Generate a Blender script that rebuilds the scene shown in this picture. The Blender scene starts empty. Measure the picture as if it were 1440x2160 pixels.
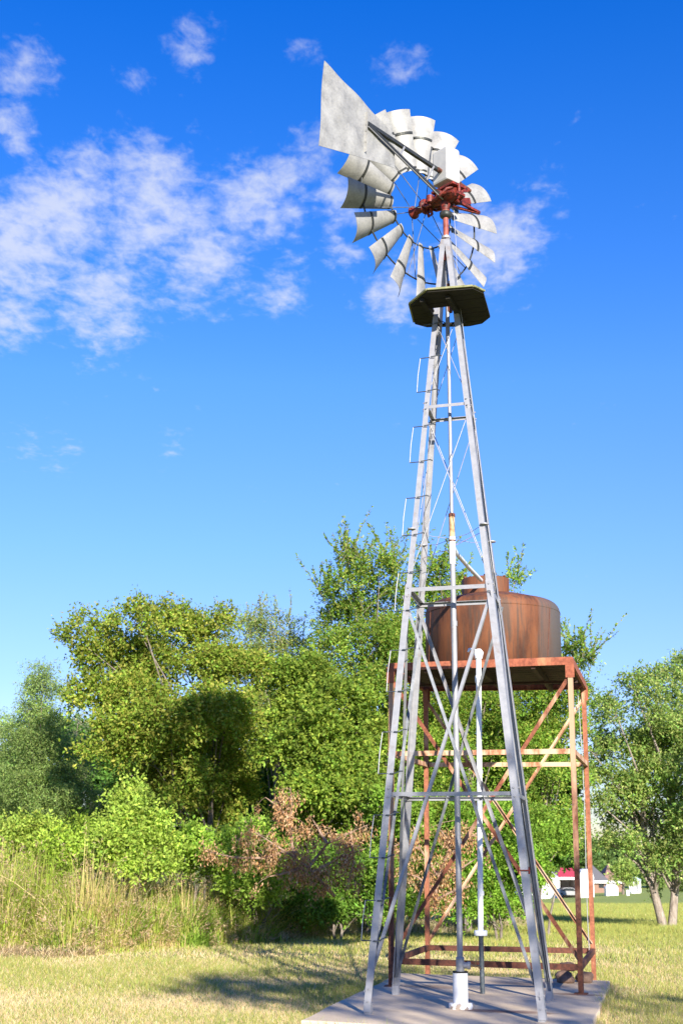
import bpy, math, random
import numpy as np
from mathutils import Vector, Matrix
R = math.radians
rnd = random.Random(7)
rng = np.random.default_rng(11)
scene = bpy.context.scene
col = scene.collection

# ------------------------------------------------------------ camera numbers
F = 2765.0; PITCH = R(14.32); ROLL = R(0.42); CAMZ = 1.75
SUN_AZ = R(164.2); SUN_EL = R(21.5)
TO_SUN = Vector((math.sin(SUN_AZ)*math.cos(SUN_EL), math.cos(SUN_AZ)*math.cos(SUN_EL), math.sin(SUN_EL)))

def ray(px, py):
    u = (px-720)/F; v = (1080-py)/F
    a = u*math.cos(ROLL)-v*math.sin(ROLL); b = u*math.sin(ROLL)+v*math.cos(ROLL)
    return Vector((a, math.cos(PITCH)-b*math.sin(PITCH), math.sin(PITCH)+b*math.cos(PITCH)))
def at(px, py, y):                       # point of the photograph at ground distance y
    d = ray(px, py)
    return Vector((0, 0, CAMZ)) + d*(y/d.y)

def gz(x, y):                            # terrain height
    x = np.asarray(x, float); y = np.asarray(y, float)
    s = np.where(y > 18, np.log1p(np.exp(np.clip((y-24)/4.0, -30, 30)))*4.0, 0.0)
    s = np.where((y-24)/4.0 > 29, y-24, s)
    s = np.minimum(s, 240)
    z = -0.0315*s
    k = np.clip((y-90)/100, 0, 1)
    z = z + k*0.055*np.clip(x-28, 0, 60)
    z = z + 0.03*np.sin(x*0.35+1.3)*np.sin(y*0.31) * np.clip((np.hypot(x-1.6, y-16)-4.5)/5, 0, 1)
    return z
def G(x, y): return float(gz(x, y))

# ------------------------------------------------------------ tagging
def tag(o, label=None, cat=None, group=None, kind=None):
    if label: o['label'] = label
    if cat: o['category'] = cat
    if group: o['group'] = group
    if kind: o['kind'] = kind
    return o
def thing(name, loc, label, cat, group=None, rz=0):
    o = bpy.data.objects.new(name, None); col.objects.link(o)
    o.location = loc; o.rotation_euler = (0, 0, rz); o.empty_display_size = .2
    return tag(o, label, cat, group)

# ------------------------------------------------------------ materials
def mat(name):
    m = bpy.data.materials.new(name); m.use_nodes = True
    nt = m.node_tree; b = nt.nodes['Principled BSDF']
    return m, nt, b
def nd(nt, t, **kw):
    n = nt.nodes.new(t)
    for k, v in kw.items():
        if k in n.inputs.keys(): n.inputs[k].default_value = v
        else: setattr(n, k, v)
    return n
def noise(nt, scale, detail=4, rough=.55, vec=None, coord='Object', stretch=None, dist=0):
    tc = nd(nt, 'ShaderNodeTexCoord')
    out = tc.outputs[coord]
    if stretch:
        mp = nd(nt, 'ShaderNodeMapping'); mp.inputs['Scale'].default_value = stretch
        nt.links.new(out, mp.inputs['Vector']); out = mp.outputs['Vector']
    n = nd(nt, 'ShaderNodeTexNoise', Scale=scale, Detail=detail, Roughness=rough, Distortion=dist)
    nt.links.new(out, n.inputs['Vector'])
    return n.outputs['Fac']
def ramp(nt, fac, stops):
    r = nd(nt, 'ShaderNodeValToRGB')
    e = r.color_ramp.elements
    while len(e) < len(stops): e.new(.5)
    for el, (p, c) in zip(e, stops):
        el.position = p; el.color = (*c, 1) if len(c) == 3 else c
    nt.links.new(fac, r.inputs['Fac'])
    return r.outputs['Color']
def mix(nt, fac, a, b, mode='MIX'):
    m = nd(nt, 'ShaderNodeMix'); m.data_type = 'RGBA'; m.blend_type = mode
    for s, v in ((m.inputs[0], fac), (m.inputs[6], a), (m.inputs[7], b)):
        if hasattr(v, 'is_output') or isinstance(v, bpy.types.NodeSocket): nt.links.new(v, s)
        elif isinstance(v, (int, float)): s.default_value = v
        else: s.default_value = (*v, 1)
    return m.outputs[2]
def bump(nt, b, h, strength=.3, dist=.01):
    n = nd(nt, 'ShaderNodeBump', Strength=strength, Distance=dist)
    nt.links.new(h, n.inputs['Height']); nt.links.new(n.outputs['Normal'], b.inputs['Normal'])

def mottled(name, stops, scale, rough=.6, metal=0, bscale=None, bstr=.2, bdist=.004, stretch=None, spec=.4, detail=5, stain=False):
    m, nt, b = mat(name)
    f = noise(nt, scale, detail, .6, stretch=stretch)
    c = ramp(nt, f, stops)
    if stain: c = mix(nt, ramp(nt, noise(nt, 4.5, 6, .7), [(.58, (0, 0, 0)), (.72, (.55, .55, .55))]), c, (.20, .13, .09))
    nt.links.new(c, b.inputs['Base Color'])
    b.inputs['Roughness'].default_value = rough; b.inputs['Metallic'].default_value = metal
    b.inputs['Specular IOR Level'].default_value = spec
    if bscale: bump(nt, b, noise(nt, bscale, 4), bstr, bdist)
    return m

M = {}
M['galv'] = mottled('galvanized_steel', stain=True, stops=[(.25, (.25, .255, .275)), (.5, (.305, .305, .325)), (.8, (.36, .36, .38))], scale=14, rough=.5, metal=.3, bscale=40, bstr=.15, bdist=.002)
def zinc_mat():
    m, nt, b = mat('weathered_zinc')
    f1 = noise(nt, 5, 6, .65); f2 = noise(nt, 42, 3, .6)
    a = ramp(nt, f1, [(.3, (.18, .18, .18)), (.5, (.30, .295, .285)), (.72, (.40, .395, .38))])
    c = mix(nt, .18, a, ramp(nt, f2, [(.35, (.15, .15, .15)), (.65, (.43, .425, .41))]))
    st = noise(nt, 2.2, 5, .7, stretch=(1, 1, .3))
    c = mix(nt, ramp(nt, st, [(.60, (0, 0, 0)), (.72, (.28, .28, .28))]), c, (.36, .30, .22))
    nt.links.new(c, b.inputs['Base Color'])
    b.inputs['Roughness'].default_value = .55; b.inputs['Metallic'].default_value = .2
    bump(nt, b, noise(nt, 9, 4), .25, .006)
    return m
M['zinc'] = zinc_mat()
M['dull_shaded'] = mottled('dull_shaded_galvanized', [(.3, (.07, .08, .095)), (.55, (.14, .15, .17)), (.8, (.26, .27, .29))], 9, .6, .3)  # dull steel of the spokes; on tower braces it carries painted-in shade
M['strap'] = mottled('dark_strap', [(.3, (.03, .035, .035)), (.7, (.07, .07, .065))], 20, .5, .5)
M['red'] = mottled('red_oxide_paint', [(.35, (.02, .007, .006)), (.5, (.13, .016, .010)), (.75, (.30, .042, .023))], 22, .55, 0, 60, .3, .004)
M['mastred'] = mottled('faded_red_mast', [(.3, (.16, .035, .025)), (.6, (.34, .09, .07)), (.8, (.42, .15, .12))], 12, .6)
M['hood'] = mottled('painted_grey_hood', [(.3, (.36, .36, .36)), (.6, (.44, .435, .43)), (.8, (.48, .47, .465))], 6, .5, .1)
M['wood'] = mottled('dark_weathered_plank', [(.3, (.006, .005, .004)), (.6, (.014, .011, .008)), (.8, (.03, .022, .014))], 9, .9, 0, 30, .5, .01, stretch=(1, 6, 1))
M['moss'] = mottled('mossy_plank', [(.3, (.10, .11, .05)), (.5, (.22, .22, .11)), (.8, (.34, .32, .20))], 14, .95, 0, 50, .5, .01)
M['pvc'] = mottled('white_plastic', [(.3, (.68, .69, .70)), (.7, (.84, .84, .84))], 7, .4, 0)
M['pvc_chip'] = mottled('chipped_white_collar', [(.45, (.34, .27, .22)), (.52, (.78, .77, .75)), (.8, (.84, .83, .82))], 15, .7, 0)
M['iron'] = mottled('dark_iron', [(.3, (.03, .04, .05)), (.62, (.07, .085, .10)), (.72, (.3, .3, .3))], 24, .6, .2)
M['grey_fit'] = mottled('grey_fitting', [(.3, (.22, .22, .23)), (.7, (.40, .40, .41))], 20, .6, .2)
M['rust_tan'] = mottled('rusty_coupling', [(.3, (.22, .10, .05)), (.5, (.45, .30, .16)), (.75, (.58, .45, .30))], 13, .75, 0)
M['wire'] = mottled('galvanized_wire', [(.3, (.28, .28, .30)), (.7, (.42, .42, .44))], 20, .5, .4)
M['pinkwire'] = mottled('pink_rope', [(.3, (.55, .30, .28)), (.7, (.70, .50, .48))], 20, .8, 0)
M['brass'] = mottled('tarnished_brass', [(.3, (.20, .11, .05)), (.7, (.38, .24, .10))], 30, .45, .5)

def rust_mat(name, dark, rust, paint, pbias, deep=None):
    m, nt, b = mat(name)
    f1 = noise(nt, 2.6, 6, .65, stretch=(1.6, 1.6, .55)); f2 = noise(nt, 22, 5, .65)
    a = mix(nt, ramp(nt, f2, [(.35, (0, 0, 0)), (.65, (1, 1, 1))]), dark, rust)
    c = mix(nt, ramp(nt, f1, [(pbias, (0, 0, 0)), (pbias+.10, (1, 1, 1))]), a, paint)
    sp = noise(nt, 60, 3)
    c = mix(nt, ramp(nt, sp, [(.66, (0, 0, 0)), (.72, (.8, .8, .8))]), c, dark)
    nt.links.new(c, b.inputs['Base Color'])
    b.inputs['Roughness'].default_value = .8
    bump(nt, b, f2, .4, .004)
    return m
M['rust'] = rust_mat('rusty_steel', (.11, .032, .016), (.27, .085, .04), (.52, .30, .18), .52)
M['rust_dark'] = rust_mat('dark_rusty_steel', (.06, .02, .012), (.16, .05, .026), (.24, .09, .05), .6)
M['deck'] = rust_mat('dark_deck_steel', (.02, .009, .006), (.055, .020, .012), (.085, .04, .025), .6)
M['rust_pale'] = rust_mat('faded_rusty_steel', (.24, .09, .045), (.42, .20, .10), (.60, .40, .26), .45)
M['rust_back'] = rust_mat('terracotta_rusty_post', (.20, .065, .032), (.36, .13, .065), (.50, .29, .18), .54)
M['rust_rim'] = rust_mat('rusty_deck_rim', (.17, .045, .022), (.34, .10, .05), (.42, .18, .09), .56)

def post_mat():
    m, nt, b = mat('part_painted_rusty_shaded_post')
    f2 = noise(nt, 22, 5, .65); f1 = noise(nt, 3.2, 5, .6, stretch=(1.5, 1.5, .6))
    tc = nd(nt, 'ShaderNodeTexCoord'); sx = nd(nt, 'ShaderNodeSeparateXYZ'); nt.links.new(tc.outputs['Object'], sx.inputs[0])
    mr = nd(nt, 'ShaderNodeMapRange'); nt.links.new(sx.outputs['Z'], mr.inputs[0]); mr.inputs[1].default_value = .6; mr.inputs[2].default_value = 3.4; mr.inputs[3].default_value = -.28; mr.inputs[4].default_value = .16  # rust grows downward, with tree shade on the lower post added in colour
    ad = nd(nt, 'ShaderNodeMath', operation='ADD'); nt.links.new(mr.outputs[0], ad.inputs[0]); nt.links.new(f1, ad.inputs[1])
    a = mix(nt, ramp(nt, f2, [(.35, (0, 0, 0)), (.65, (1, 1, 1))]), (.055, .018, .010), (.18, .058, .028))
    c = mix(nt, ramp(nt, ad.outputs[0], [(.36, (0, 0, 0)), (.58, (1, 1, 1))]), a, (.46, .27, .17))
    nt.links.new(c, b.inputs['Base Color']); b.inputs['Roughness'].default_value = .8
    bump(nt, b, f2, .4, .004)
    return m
M['post'] = post_mat()
def tank_mat():
    m, nt, b = mat('rusty_tank_steel')
    streak = noise(nt, 2.6, 7, .62, stretch=(1.5, 1.5, .30), dist=.3)
    fine = noise(nt, 7, 6, .7, stretch=(2.4, 2.4, .16))
    grain = noise(nt, 45, 4, .6)
    c = ramp(nt, streak, [(.30, (.022, .012, .009)), (.40, (.065, .024, .013)), (.48, (.135, .046, .019)), (.58, (.18, .064, .026)), (.66, (.13, .055, .028)), (.74, (.055, .036, .028))])
    c = mix(nt, ramp(nt, fine, [(.50, (0, 0, 0)), (.60, (.8, .8, .8))]), c, (.06, .036, .026))
    # bare dark steel on the flank turned to the east, the seam between
    tc = nd(nt, 'ShaderNodeTexCoord'); sx = nd(nt, 'ShaderNodeSeparateXYZ')
    nt.links.new(tc.outputs['Object'], sx.inputs[0])
    ad = nd(nt, 'ShaderNodeMath', operation='ADD'); ml = nd(nt, 'ShaderNodeMath', operation='MULTIPLY'); ml.inputs[1].default_value = .35
    nt.links.new(streak, ml.inputs[0]); nt.links.new(sx.outputs['X'], ad.inputs[0]); nt.links.new(ml.outputs[0], ad.inputs[1])
    mk = ramp(nt, ad.outputs[0], [(.66, (0, 0, 0)), (.74, (.55, .55, .55)), (.86, (.6, .6, .6)), (.93, (.92, .92, .92))])
    c = mix(nt, mk, c, (.085, .08, .08))
    mk2 = ramp(nt, ad.outputs[0], [(0.0, (0, 0, 0)), (.5, (0, 0, 0))])
    c = mix(nt, ramp(nt, grain, [(.3, (.25, .25, .25)), (.6, (0, 0, 0))]), c, (.10, .05, .03))
    nt.links.new(c, b.inputs['Base Color'])
    b.inputs['Roughness'].default_value = .68; b.inputs['Specular IOR Level'].default_value = .35
    bump(nt, b, noise(nt, 5, 4), .25, .02)
    return m
M['tank'] = tank_mat()

def concrete_mat():
    m, nt, b = mat('stained_concrete')
    f = noise(nt, 1.6, 8, .6); g = noise(nt, 70, 4, .6)
    c = ramp(nt, f, [(.3, (.48, .36, .23)), (.5, (.62, .48, .325)), (.72, (.70, .565, .41))])
    c = mix(nt, .35, c, ramp(nt, g, [(.3, (.27, .205, .14)), (.7, (.70, .58, .43))]))
    # rust streaks washed from the casing and the feet of the stand
    tc = nd(nt, 'ShaderNodeTexCoord')
    def blob(cx, cy, rx, ry, colr, amt, c):
        mp = nd(nt, 'ShaderNodeMapping'); mp.vector_type = 'TEXTURE'
        mp.inputs['Location'].default_value = (cx, cy, .1); mp.inputs['Scale'].default_value = (rx, ry, 1); mp.inputs['Rotation'].default_value = (0, 0, R(-18))
        nt.links.new(tc.outputs['Object'], mp.inputs['Vector'])
        ln = nd(nt, 'ShaderNodeVectorMath', operation='LENGTH'); nt.links.new(mp.outputs[0], ln.inputs[0])
        ml = nd(nt, 'ShaderNodeMath', operation='ADD'); nz = nd(nt, 'ShaderNodeMath', operation='MULTIPLY'); nz.inputs[1].default_value = 1.1
        nt.links.new(noise(nt, 5, 5, .65), nz.inputs[0]); nt.links.new(ln.outputs['Value'], ml.inputs[0]); nt.links.new(nz.outputs[0], ml.inputs[1])
        dv = nd(nt, 'ShaderNodeMath', operation='DIVIDE'); dv.inputs[1].default_value = 1.4; nt.links.new(ml.outputs[0], dv.inputs[0])
        k = ramp(nt, dv.outputs[0], [(.44, (amt,)*3), (.75, (amt*.7,)*3), (.97, (0, 0, 0))])
        return mix(nt, k, c, colr)
    c = blob(1.72, 14.50, .75, .22, (.13, .045, .028), .9, c)
    c = blob(2.75, 16.2, .45, .2, (.13, .05, .03), .8, c)
    c = blob(1.2, 16.9, .7, .3, (.17, .08, .05), .6, c)
    c = blob(2.4, 17.3, .9, .5, (.17, .095, .065), .6, c)
    nt.links.new(c, b.inputs['Base Color']); b.inputs['Roughness'].default_value = .9
    bump(nt, b, g, .5, .006)
    return m
M['concrete'] = concrete_mat()

def leaf_mat(name, trans=.38, gloss=.10):
    m = bpy.data.materials.new(name); m.use_nodes = True
    nt = m.node_tree; nt.nodes.clear()
    at_ = nd(nt, 'ShaderNodeAttribute'); at_.attribute_name = 'tint'
    p = nd(nt, 'ShaderNodeBsdfPrincipled'); p.inputs['Roughness'].default_value = .6; p.inputs['Specular IOR Level'].default_value = gloss
    t = nd(nt, 'ShaderNodeBsdfTranslucent')
    hs = nd(nt, 'ShaderNodeHueSaturation', Hue=.485, Saturation=1.1, Value=1.5)
    nt.links.new(at_.outputs['Color'], p.inputs['Base Color'])
    nt.links.new(at_.outputs['Color'], hs.inputs['Color']); nt.links.new(hs.outputs[0], t.inputs['Color'])
    mx = nd(nt, 'ShaderNodeMixShader'); mx.inputs[0].default_value = trans
    nt.links.new(p.outputs[0], mx.inputs[1]); nt.links.new(t.outputs[0], mx.inputs[2])
    o = nd(nt, 'ShaderNodeOutputMaterial'); nt.links.new(mx.outputs[0], o.inputs['Surface'])
    return m
M['leaf'] = leaf_mat('green_leaves')
M['deadleaf'] = leaf_mat('dry_brown_leaves', .25, .15)
M['grass'] = leaf_mat('grass_blades', .3, .15)
M['bark'] = mottled('grey_brown_bark', [(.3, (.09, .07, .055)), (.55, (.20, .165, .135)), (.8, (.34, .30, .26))], 6, .95, 0, 22, .8, .03, stretch=(3, 3, .6))
M['pale_bark'] = mottled('pale_grey_bark', [(.3, (.14, .11, .09)), (.55, (.30, .25, .21)), (.8, (.45, .40, .35))], 6, .95, 0, 22, .8, .03, stretch=(3, 3, .6))
M['twig'] = mottled('dry_twigs', [(.3, (.16, .09, .055)), (.7, (.36, .26, .19))], 9, .95)

def ground_mat():
    m, nt, b = mat('mown_grass_ground')
    f = noise(nt, .55, 6, .6); g = noise(nt, 3.2, 6, .65); h = noise(nt, 26, 5, .65)
    grn = ramp(nt, g, [(.3, (.20, .27, .055)), (.5, (.28, .34, .08)), (.7, (.36, .38, .11))])
    tan = ramp(nt, h, [(.3, (.27, .21, .10)), (.6, (.44, .35, .19)), (.8, (.52, .42, .25))])
    k = ramp(nt, f, [(.40, (.15, .15, .15)), (.60, (.75, .75, .75))])
    # farther out the field is greener
    tc = nd(nt, 'ShaderNodeTexCoord'); sx = nd(nt, 'ShaderNodeSeparateXYZ'); nt.links.new(tc.outputs['Object'], sx.inputs[0])
    mr = nd(nt, 'ShaderNodeMapRange'); mr.inputs[1].default_value = 22; mr.inputs[2].default_value = 48; mr.inputs[3].default_value = 1; mr.inputs[4].default_value = .12
    nt.links.new(sx.outputs['Y'], mr.inputs[0])
    kk = nd(nt, 'ShaderNodeMath', operation='MULTIPLY'); nt.links.new(k, kk.inputs[0]); nt.links.new(mr.outputs[0], kk.inputs[1])
    c = mix(nt, kk.outputs[0], grn, tan)
    nt.links.new(c, b.inputs['Base Color']); b.inputs['Roughness'].default_value = 1; b.inputs['Specular IOR Level'].default_value = .1
    bump(nt, b, h, .8, .03)
    return m
M['ground'] = ground_mat()
def plain(name, c, rough=.6, metal=0, var=.12, scale=4):
    lo = tuple(v*(1-var) for v in c); hi = tuple(min(1, v*(1+var)) for v in c)
    return mottled(name, [(.3, lo), (.7, hi)], scale, rough, metal)
M['white_wall'] = plain('white_siding', (.78, .77, .75), .7)
M['red_roof'] = plain('red_metal_roof', (.42, .05, .07), .5)
M['grey_roof'] = plain('pale_grey_roof', (.45, .45, .44), .7)
M['dark_roof'] = plain('dark_shingle_roof', (.13, .125, .13), .9)
M['brown_roof'] = plain('brown_shingle_roof', (.28, .16, .13), .9)
M['brick'] = plain('brown_brick', (.25, .15, .11), .9, scale=12)
M['car_grey'] = plain('grey_car_paint', (.30, .30, .31), .3, .3)
M['car_white'] = plain('white_car_paint', (.75, .75, .76), .3, 0)
M['glass'] = plain('dark_glass', (.03, .035, .04), .08)
M['tyre'] = plain('black_rubber', (.02, .02, .02), .9)
M['rock'] = mottled('brown_stone', [(.3, (.10, .055, .04)), (.6, (.22, .14, .10)), (.8, (.36, .26, .2))], 9, .9, 0, 20, .6, .02)
M['teal_roof'] = plain('pale_blue_grey_roof', (.40, .48, .50), .6)

# ------------------------------------------------------------ mesh builder
LOC = {}
def world_of(o): return LOC.get(o.name, o.location).copy()
class MB:
    def __init__(s): s.v = []; s.f = []; s.m = []; s.sm = []
    def add(s, vs, fs, m=0, smooth=False):
        o = len(s.v); s.v += [tuple(v) for v in vs]
        for f in fs: s.f.append(tuple(i+o for i in f)); s.m.append(m); s.sm.append(smooth)
    def box(s, c, ax, ay, az, hx, hy, hz, m=0):
        c = Vector(c); X, Y, Z = Vector(ax)*hx, Vector(ay)*hy, Vector(az)*hz
        vs = [c+a*X+b*Y+d*Z for d in (-1, 1) for b in (-1, 1) for a in (-1, 1)]
        s.add(vs, [(0, 2, 3, 1), (4, 5, 7, 6), (0, 1, 5, 4), (2, 6, 7, 3), (0, 4, 6, 2), (1, 3, 7, 5)], m)
    def bar(s, p0, p1, w, h, up=(0, 0, 1), m=0):
        p0, p1 = Vector(p0), Vector(p1); d = (p1-p0); L = d.length; d.normalize()
        sd = d.cross(Vector(up)); sd = sd.normalized() if sd.length > 1e-4 else d.orthogonal().normalized()
        s.box((p0+p1)/2, d, sd, d.cross(sd), L/2, w/2, h/2, m)
    def prism(s, prof, p0, p1, a, b, m=0):
        """profile (list of 2-D points in the a,b frame) swept from p0 to p1"""
        p0, p1, a, b = Vector(p0), Vector(p1), Vector(a), Vector(b); n = len(prof)
        vs = [p0+a*x+b*y for x, y in prof]+[p1+a*x+b*y for x, y in prof]
        s.add(vs, [tuple(range(n-1, -1, -1)), tuple(range(n, 2*n))]+[(i, (i+1) % n, n+(i+1) % n, n+i) for i in range(n)], m)
    def angle(s, p0, p1, a, b, w=.05, t=.006, m=0):
        s.prism([(0, 0), (w, 0), (w, t), (t, t), (t, w), (0, w)], p0, p1, a, b, m)
    def tube(s, pts, r, n=8, m=0, cap=True):
        pts = [Vector(p) for p in pts]; k = len(pts)
        rs = r if isinstance(r, (list, tuple)) else [r]*k
        vs = []; t0 = (pts[1]-pts[0]).normalized(); nrm = t0.orthogonal().normalized()
        for i, p in enumerate(pts):
            t = ((pts[min(i+1, k-1)]-pts[max(i-1, 0)])).normalized()
            nrm = (nrm-t*nrm.dot(t)); nrm = nrm.normalized() if nrm.length > 1e-5 else t.orthogonal().normalized()
            bn = t.cross(nrm)
            vs += [p+(nrm*math.cos(2*math.pi*j/n)+bn*math.sin(2*math.pi*j/n))*rs[i] for j in range(n)]
        fs = [(i*n+j, i*n+(j+1) % n, (i+1)*n+(j+1) % n, (i+1)*n+j) for i in range(k-1) for j in range(n)]
        s.add(vs, fs, m, True)
        if cap: s.add([vs[j] for j in range(n)], [tuple(range(n-1, -1, -1))], m); s.add(vs[-n:], [tuple(range(n))], m)
    def lathe(s, c, prof, n=32, m=0, axis=(0, 0, 1), smooth=True):
        c = Vector(c); z = Vector(axis).normalized(); x = z.orthogonal().normalized(); y = z.cross(x)
        vs = []
        for r, h in prof: vs += [c+z*h+(x*math.cos(2*math.pi*j/n)+y*math.sin(2*math.pi*j/n))*max(r, 1e-4) for j in range(n)]
        s.add(vs, [(i*n+j, i*n+(j+1) % n, (i+1)*n+(j+1) % n, (i+1)*n+j) for i in range(len(prof)-1) for j in range(n)], m, smooth)
        s.add([vs[j] for j in range(n)], [tuple(range(n-1, -1, -1))], m); s.add(vs[-n:], [tuple(range(n))], m)
    def poly(s, pts, t, m=0):
        """flat polygon given in space, thickened by the vector t"""
        pts = [Vector(p) for p in pts]; n = len(pts); t = Vector(t)
        vs = pts+[p+t for p in pts]
        s.add(vs, [tuple(range(n-1, -1, -1)), tuple(range(n, 2*n))]+[(i, (i+1) % n, n+(i+1) % n, n+i) for i in range(n)], m)
    def build(s, name, mats, parent=None, origin=None, bevel=0):
        me = bpy.data.meshes.new(name)
        o0 = Vector(origin) if origin is not None else (world_of(parent) if parent else Vector((0, 0, 0)))
        me.from_pydata([tuple(Vector(v)-o0) for v in s.v], [], s.f)
        if not isinstance(mats, (list, tuple)): mats = [mats]
        for m in mats: me.materials.append(m)
        me.polygons.foreach_set('material_index', s.m); me.polygons.foreach_set('use_smooth', s.sm); me.update()
        import bmesh
        bm = bmesh.new(); bm.from_mesh(me); bmesh.ops.recalc_face_normals(bm, faces=bm.faces); bm.to_mesh(me); bm.free()
        o = bpy.data.objects.new(name, me); col.objects.link(o); LOC[o.name] = o0.copy(); o.location = o0
        if parent:
            o.parent = parent; o.location = o0-world_of(parent)
        if bevel:
            md = o.modifiers.new('bevel', 'BEVEL'); md.width = bevel; md.segments = 2; md.limit_method = 'ANGLE'; md.angle_limit = R(40)
        return o
def root(name, loc, label, cat, group=None):
    o = thing(name, loc, label, cat, group); LOC[o.name] = Vector(loc); return o

E1 = Vector((.951, -.309, 0)); E2 = Vector((.309, .951, 0)); UP = Vector((0, 0, 1))
PADZ = .1

# ------------------------------------------------------------ ground and pad
def make_ground():
    xs = np.unique(np.concatenate([np.linspace(-320, -30, 24), np.linspace(-30, 70, 201), np.linspace(70, 420, 24)]))
    ys = np.unique(np.concatenate([np.linspace(-80, 0, 14), np.linspace(0, 60, 121), np.linspace(60, 800, 90)]))
    X, Y = np.meshgrid(xs, ys); Z = gz(X, Y)
    n, k = X.shape
    me = bpy.data.meshes.new('ground')
    vs = np.stack([X, Y, Z], -1).reshape(-1, 3)
    idx = np.arange(n*k).reshape(n, k)
    fs = np.stack([idx[:-1, :-1], idx[:-1, 1:], idx[1:, 1:], idx[1:, :-1]], -1).reshape(-1, 4)
    me.from_pydata(vs.tolist(), [], fs.tolist()); me.materials.append(M['ground'])
    me.polygons.foreach_set('use_smooth', [True]*len(fs))
    o = bpy.data.objects.new('ground', me); col.objects.link(o); tag(o, kind='structure')
make_ground()
PAD = [(-.367, 13.67), (.82, 18.72), (3.50, 17.86), (2.30, 12.80)]
def make_pad():
    b = MB(); pts = []
    for i in range(4):
        p, q = Vector(PAD[i]), Vector(PAD[(i+1) % 4])
        for k in range(14):
            t = k/14; w = p.lerp(q, t)
            j = 0 if k == 0 else .018
            pts.append((w.x+rnd.uniform(-j, j), w.y+rnd.uniform(-j, j), -.15))
    b.poly(pts, (0, 0, .25)); o = b.build('concrete_pad', M['concrete'], bevel=.015); tag(o, kind='structure')
make_pad()
def in_pad(x, y, grow=0.0):
    r = np.ones_like(x, bool)
    for i in range(4):
        (ax, ay), (bx, by) = PAD[i], PAD[(i+1) % 4]
        L = math.hypot(bx-ax, by-ay)
        r &= ((bx-ax)*(y-ay)-(by-ay)*(x-ax))/L < grow
    return r

# ------------------------------------------------------------ windmill
MX, MY = 1.265, 14.87
mill = root('windmill', (1.33, 14.87, PADZ), 'tall galvanized farm windmill with many-bladed wheel and folded tail on a lattice tower', 'windmill')
FEET = {(-1, -1): (.264, 14.195), (1, -1): (2.026, 13.626), (-1, 1): (.644, 16.08), (1, 1): (2.407, 15.565)}
ZT = 9.02
def leg_pt(k, z):
    f = Vector((*FEET[k], PADZ)); t = Vector((MX, MY, ZT))+E1*k[0]*.055+E2*k[1]*.055
    return f.lerp(t, (z-PADZ)/(ZT-PADZ))
for k in FEET:
    b = MB()
    a1, a2 = -E1*k[0], -E2*k[1]
    b.angle(leg_pt(k, 4.4), leg_pt(k, ZT), a1, a2, .063, .006)
    # heavier lower length, spliced on the outside of the upper one
    off = (E1*k[0]+E2*k[1])*.008
    b.angle(leg_pt(k, PADZ+.02)+off, leg_pt(k, 4.62)+off, a1, a2, .074, .007)
    # anchor shoe and bolts
    p = leg_pt(k, PADZ+.09)
    b.box(Vector((p.x, p.y, PADZ+.05))+(a1+a2)*.03, E1, E2, UP, .036, .036, .05)
    for z in (.22, .34, 2.27, 2.36, 4.48, 4.58, 6.76, 6.84):
        q = leg_pt(k, z)
        for (aa, nn) in ((a1, -a2), (a2, -a1)):
            c = q+aa*.038+off
            b.lathe(c, [(.010, 0), (.010, .012)], 6, 0, nn, False)
    b.build('leg', M['galv'], mill)
KS = [(-1, -1), (1, -1), (1, 1), (-1, 1)]
for z, w in ((2.32, .042), (4.58, .045), (6.80, .036)):
    for i in range(4):
        k0, k1 = KS[i], KS[(i+1) % 4]
        p0, p1 = leg_pt(k0, z), leg_pt(k1, z)
        d = (p1-p0).normalized(); inn = Vector((MX, MY, z))-(p0+p1)/2; inn.z = 0; inn.normalize()
        b = MB(); b.angle(p0+inn*.012+d*.012, p1+inn*.012-d*.012, Vector((0, 0, -1)), inn, w, .005)
        b.build('girt', M['galv'], mill)
# diagonal braces: long flat-angle pairs in the lower bay, wires above
for i in range(4):
    k0, k1 = KS[i], KS[(i+1) % 4]
    for s, (ka, kb) in enumerate(((k0, k1), (k1, k0))):
        pa, pb = leg_pt(ka, .30), leg_pt(kb, 4.50)
        inn = Vector((MX, MY, 2.4))-(pa+pb)/2; inn.z = 0; inn.normalize()
        d = (pb-pa).normalized(); sd = d.cross(inn).normalized()
        b = MB(); b.angle(pa+inn*(.016+.012*s), pb+inn*(.016+.012*s), sd, inn, .034, .0045)
        b.build('brace', M['dull_shaded'] if s else M['galv'], mill)  # second diagonal: shade on its face is put into a darker steel colour
        b = MB()
        for z0, z1, r in ((4.62, 6.74, .005), (6.86, 8.0, .004)):
            b.tube([leg_pt(ka, z0)+inn*(.02+.014*s), leg_pt(kb, z1)+inn*(.02+.014*s)], r, 5)
        b.build('brace_wire', M['wire'], mill)
# tie wires half way up
b = MB(); c0 = Vector((MX+.01, MY-.05, 5.22))
for k in KS:
    p = leg_pt(k, 5.28); b.tube([p-(p-c0).normalized()*-.02, c0.lerp(p, .5)-UP*.03, c0], .0035, 5)
    b.lathe(p-UP*.012, [(.05, 0), (.053, .006), (.05, .012)], 10)
b.build('tie_wire', M['wire'], mill)
b = MB(); k = (-1, 1); p = leg_pt(k, 5.12)
b.tube([p, p.lerp(c0, .5)-UP*.05, c0-UP*.12], .0035, 5); b.tube([leg_pt((1, -1), 5.2), c0-UP*.10], .0035, 5)
b.build('tie_rope', M['pinkwire'], mill)
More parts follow.
